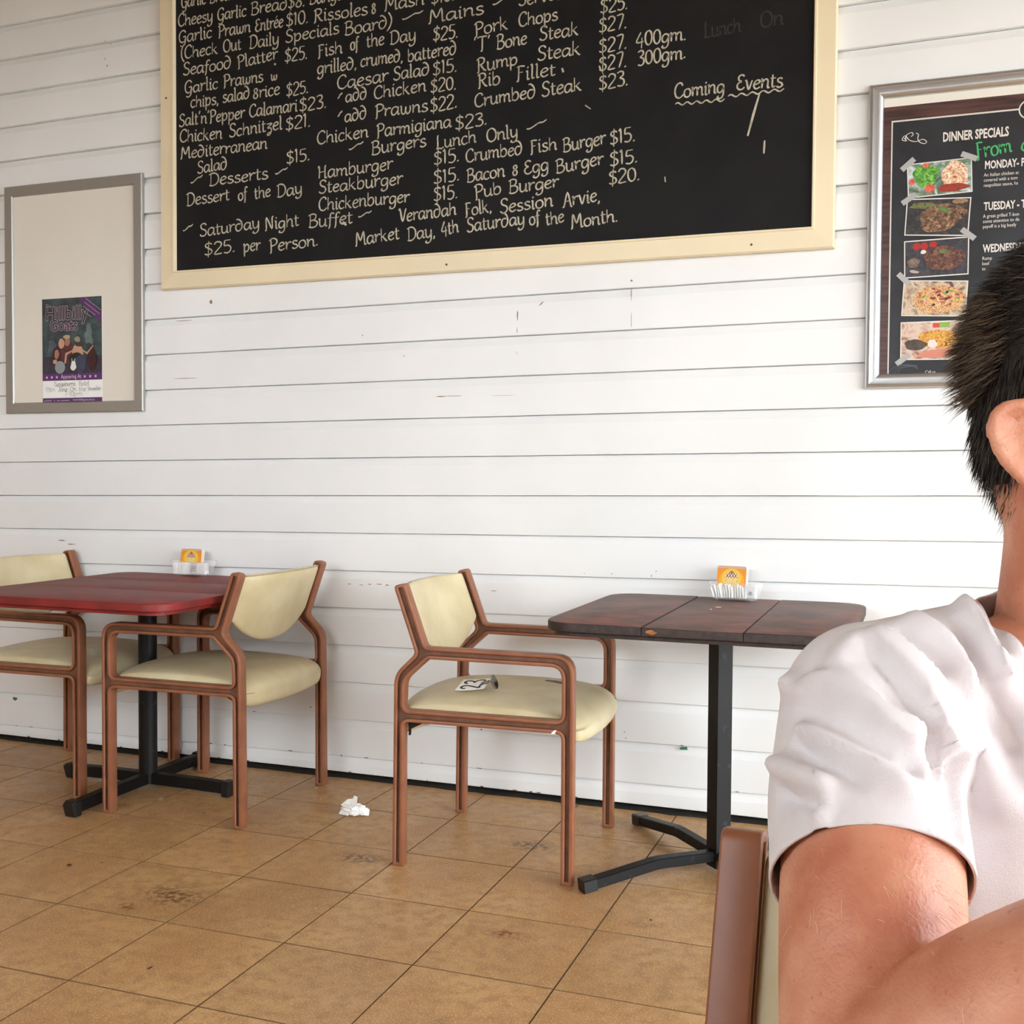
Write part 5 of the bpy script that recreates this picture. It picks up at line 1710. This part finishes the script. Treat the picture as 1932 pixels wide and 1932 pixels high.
def make_shirt():
    bm = shirt_base()
    bm.normal_update()
    # folds: smooth ridges and creases along real curves on the cloth
    if FOLDS:
        segs = []
        for amp, wid, pts in FOLDS:
            P = [Vector(p) for p in catmull(pts, 4)]
            n = len(P)
            for i in range(n - 1):
                segs.append((amp, wid, P[i], P[i + 1], i / (n - 1), (i + 1) / (n - 1)))
        groups = {}
        for sidx, f in enumerate(FOLDS):
            groups[sidx] = []
        k = 0
        for sidx, (amp, wid, pts) in enumerate(FOLDS):
            P = [Vector(p) for p in catmull(pts, 4)]
            groups[sidx] = (amp, wid, P)
        disp = {}
        for v in bm.verts:
            tot = 0
            for amp, wid, P in groups.values():
                best, bt = 1e9, 0
                n = len(P) - 1
                # quick reject
                if min((v.co - P[0]).length, (v.co - P[n // 2]).length, (v.co - P[n]).length) > .12:
                    continue
                for i in range(n):
                    a, b = P[i], P[i + 1]
                    ab = b - a
                    t = max(0, min(1, (v.co - a).dot(ab) / max(ab.length_squared, 1e-9)))
                    dd = (v.co - a - ab * t).length
                    if dd < best:
                        best, bt = dd, (i + t) / n
                if best < wid * 3:
                    fade = min(1, (.4 if amp == .007 and wid == .008 and P[0].z > 1.03 and P[0].x < -.2 else .06) + bt / .18, (1 - bt) / .25)
                    fade = fade * fade * (3 - 2 * fade)
                    tot += 2.2 * amp * fade * math.exp(-(best / wid) ** 2)
            tot = max(-.0085, min(.012, tot))
            if tot:
                disp[v] = tot
        nn = {v: v.normal.copy() for v in disp}
        for v, t in disp.items():
            v.co += nn[v] * t
    # loose waviness of the cloth
    bm.normal_update()
    mv = [(v, v.normal.copy()) for v in bm.verts]
    for v, n in mv:
        v.co += n * (.0022 * noise.noise(v.co * 16 + Vector((4, 1, 7))) + .0006 * noise.noise(v.co * 42))
    # openings: sleeves, neck, hem
    for S_, E_ in ((SR, ER), (SL, EL)):
        d = (E_ - S_)
        n = d.normalized()
        if S_ is SR:
            n = (n + Vector((.10, 0, .10))).normalized()
        co = S_ + d * .50
        def near(p, S_=S_, d=d):
            t = (p - S_).dot(d) / d.length_squared
            return t > .30 and (p - S_ - d * t).length < .082 and t < 1.2
        cut(bm, co, n, near)
    nb = Vector((-.004, .000, 1.07))
    cut(bm, Vector((0, -.055, 1.026)), Vector((0, -.34, .94)).normalized(), lambda p: (Vector((p.x, p.y, 0)) - Vector((nb.x - .002, nb.y - .012, 0))).length < .078 and p.z > .98)
    cut(bm, Vector((0, 0, .50)), Vector((0, 0, -1)), lambda p: p.z < .56)
    # tidy the cut edges
    for _ in range(6):
        mv = {}
        for v in bm.verts:
            if v.is_boundary:
                nb_ = [e.other_vert(v) for e in v.link_edges if e.is_boundary]
                if len(nb_) == 2:
                    mv[v] = v.co * .5 + (nb_[0].co + nb_[1].co) * .25
        for v, c in mv.items():
            v.co = c
    return bm
bm = make_shirt()
shirt = obj('t_shirt', bm, M['shirt'], man, True)
so_ = shirt.modifiers.new('thickness', 'SOLIDIFY')
so_.thickness = .0016
so_.offset = -1

# keep the body beneath the cloth
from mathutils.bvhtree import BVHTree
tmp = bmesh.new()
tmp.from_mesh(shirt.data)
tree = BVHTree.FromBMesh(tmp)
for v in b_ob.data.vertices:
    d_ = ER - SR
    e_ = EL - SL
    if .50 < v.co.z < 1.055 and (v.co - SR).dot(d_) / d_.length_squared < .43 and (v.co - SL).dot(e_) / e_.length_squared < .40:
        h_, n_, _, dist = tree.find_nearest(v.co, .03)
        if h_ is not None:
            off = (v.co - h_).dot(n_)
            lim = -.0090
            if off > lim and (v.co - h_).length < abs(off) * 1.8 + .006:
                v.co = v.co + n_ * (lim - off)
# small grey print on the chest
bm = bmesh.new()
q = random.Random(6)
def on_shirt(x, z, lift=.0008):
    hit = tree.ray_cast(Vector((x, -.5, z)), Vector((0, 1, 0)))
    return (hit[0] + hit[1] * lift) if hit[0] else None
gx0, gx1, gz0, gz1 = -.062, .030, .842, .868
G_ = {}
nx_, nz_ = 24, 8
for i in range(nx_ + 1):
    for j in range(nz_ + 1):
        u, v = i / nx_, j / nz_
        jag = .004 * math.sin(u * 21) + .003 * math.sin(u * 47)
        p = on_shirt(gx0 + (gx1 - gx0) * u, gz0 + (gz1 - gz0) * v + jag)
        if p:
            G_[i, j] = bm.verts.new(p)
for i in range(nx_):
    for j in range(nz_):
        k = [(i, j), (i + 1, j), (i + 1, j + 1), (i, j + 1)]
        if all(c in G_ for c in k):
            bm.faces.new([G_[c] for c in k])
obj('chest_print', bm, M['print'], shirt, True)

# ---- shorts and shoes
bm = bmesh.new()
torso(bm, [(.475, -.01, -.01, .172, .132), (.54, 0, 0, .174, .134), (.60, 0, .002, .166, .126), (.66, 0, .010, .156, .122)], SV, FV)
for h, k in ((Vector((-.083, .035, .560)), Vector((-.265, -.345, .525))), (Vector((.083, -.035, .560)), Vector((-.070, -.425, .525)))):
    capsule(bm, [h, h.lerp(k, .5), h.lerp(k, .88)], [.092, .088, .080], 24)
obj('shorts', fuse(bm, .008, 6), M['shorts'], man, True)
for a in (Vector((-.285, -.385, .095)), Vector((-.085, -.470, .095))):
    bm = bmesh.new()
    fw = Vector((-.394, -.919, 0))
    capsule(bm, [a + Vector((0, 0, -.045)) - fw * .035, a + fw * .06 + Vector((0, 0, -.050)), a + fw * .16 + Vector((0, 0, -.058))], [.042, .044, .034], 18)
    b2 = fuse(bm, .006, 5)
    for v in b2.verts:
        v.co.z = max(.001, v.co.z)
    obj('shoe', b2, M['shoe'], man, True)

# ---- hair: close cap plus thousands of short strands
def hair_cap():
    bm = bmesh.new()
    ax = (HF, HR, HU)
    ell(bm, hp(-.010, 0, .024), (.099, .081, .106), ax)
    ell(bm, hp(-.044, 0, -.014), (.062, .066, .062), ax)
    ell(bm, hp(-.046, 0, -.040), (.046, .056, .044), ax)
    out = fuse(bm, .0045, 5)
    # keep only scalp: clear of face, ears and neck
    def scalp(p):
        q_ = p - HC
        f, r, u = q_.dot(HF), abs(q_.dot(HR)), q_.z
        if f > .052 + .35 * (u - .05): return False
        if u < -.070: return False
        if f > -.046 and u < -.050 - .2 * f: return False
        if f > -.046 and u < .004 and f < .030 and r > .05: return False
        if f > .030 and u < .0: return False
        return True
    kill = [f for f in out.faces if not all(scalp(v.co) for v in f.verts)]
    bmesh.ops.delete(out, geom=kill, context='FACES')
    return out
bm = hair_cap()
bm.normal_update()
roots = [(v.co.copy(), v.normal.copy()) for v in bm.verts if v.link_faces]
hair = obj('hair', bm, M['hair'], man, True)
sm = hair.modifiers.new('t', 'SOLIDIFY')
sm.thickness = .004
sm.offset = -1

def strands(name, roots, count, length, width, dirf, mats, parent, seed, mif=lambda q, p: 0, nseg=3):
    q = random.Random(seed)
    vs, fs, mi = [], [], []
    for _ in range(count):
        p, n = q.choice(roots)
        p = p + Vector((q.uniform(-1, 1), q.uniform(-1, 1), q.uniform(-1, 1))) * .002
        d = dirf(p, n, q).normalized()
        L_ = length(p, n, q)
        side = d.cross(Vector((q.uniform(-1, 1), q.uniform(-1, 1), q.uniform(-1, 1)))).normalized()
        bend = n.cross(d) * q.uniform(-.25, .25) + Vector((0, 0, -.28))
        i0 = len(vs)
        w = width * q.uniform(.7, 1.2)
        for k in range(nseg):
            t = k / nseg
            c = p - n * .001 + d * L_ * t + bend * L_ * t * t
            ww = w * (1 - .6 * t)
            vs += [c - side * ww / 2, c + side * ww / 2]
        vs.append(p + d * L_ + bend * L_)
        m_ = mif(q, p)
        for k in range(nseg - 1):
            a = i0 + 2 * k
            fs.append((a, a + 1, a + 3, a + 2)); mi.append(m_)
        a = i0 + 2 * (nseg - 1)
        fs.append((a, a + 1, a + 2)); mi.append(m_)
    me = bpy.data.meshes.new(name)
    me.from_pydata([tuple(v) for v in vs], [], fs)
    for m in mats:
        me.materials.append(m)
    me.polygons.foreach_set('material_index', mi)
    o = link(name, me, parent)
    o['kind'] = 'stuff'
    return o

def hd(p, n, q):
    q_ = p - HC
    back = -HF
    if q_.z > .035:
        return n * .40 + back * .6 + Vector((q.uniform(-.3, .3), q.uniform(-.3, .3), q.uniform(-.4, .2)))
    return n * .20 + Vector((0, 0, -1)) + back * .05 + Vector((q.uniform(-.2, .2), q.uniform(-.2, .2), q.uniform(-.2, .2)))
def hl(p, n, q):
    u = (p - HC).z
    return q.uniform(.008, .015) if u < .03 else q.uniform(.010, .018)
strands('hair_strands', roots, 15000, hl, .0007, hd, [M['hair'], M['hair_tip']], hair, 5, lambda q, p: 1 if q.random() < .05 else 0)
# the lighter tuft that stands out at the back of the crown
tc_ = hp(-.078, .048, .040)
tr = [(p, n) for p, n in roots if (p - tc_).length < .036]
strands('back_tuft', tr, 2400, lambda p, n, q: q.uniform(.010, .022), .00065, lambda p, n, q: n * 1.0 + Vector((-.35, 0, -.25)) + Vector((q.uniform(-.3, .3), q.uniform(-.3, .3), q.uniform(-.4, .3))), [M['hair_tip'], M['hair']], hair, 6, lambda q, p: 1 if q.random() < .4 else 0)
nr = [(p, n) for p, n in roots if (p - HC).z < -.066]
strands('nape_hair', nr, 500, lambda p, n, q: q.uniform(.008, .018), .0005, lambda p, n, q: n * .35 + Vector((0, 0, -1)) + Vector((q.uniform(-.3, .3), q.uniform(-.3, .3), 0)), [M['hair'], M['hair_tip']], hair, 7, lambda q, p: 1 if q.random() < .25 else 0)

# short beard on the jaw and under the chin
br = []
for v in b_ob.data.vertices:
    p = v.co - HC
    f, r, u = p.dot(HF), abs(p.dot(HR)), p.z + .012
    if -.125 < u < -.040 and f > -.034 and (r < .070 or u < -.075) and (p.xy.length < .13):
        if f > .070 and u > -.052 and r < .040: continue
        if u > -.055 and f > .030 and r < .050: continue
        br.append((v.co.copy(), v.normal.copy()))
strands('beard', br, 5200, lambda p, n, q: q.uniform(.004, .010), .0005, lambda p, n, q: n * .6 + Vector((0, 0, -.8)) + Vector((q.uniform(-.3, .3), q.uniform(-.3, .3), q.uniform(-.2, .2))), [M['hair'], M['hair_tip']], b_ob, 9, lambda q, p: 1 if q.random() < .3 else 0)

# fair hair on the arm
ar = []
for v in b_ob.data.vertices:
    p = v.co
    for a, b in ((ER, WR), (SR.lerp(ER, .55), ER)):
        t = (p - a).dot(b - a) / (b - a).length_squared
        if 0 < t < 1 and (p - a - (b - a) * t).length < .07:
            ar.append((p.copy(), v.normal.copy()))
            break
strands('arm_hair', ar, 2800, lambda p, n, q: q.uniform(.006, .014), .00028, lambda p, n, q: n * .35 + (WR - ER).normalized() * .3 + Vector((.25, 0, -.7)) + Vector((q.uniform(-.35, .35), q.uniform(-.35, .35), q.uniform(-.3, .3))), [M['fair_hair']], b_ob, 8)
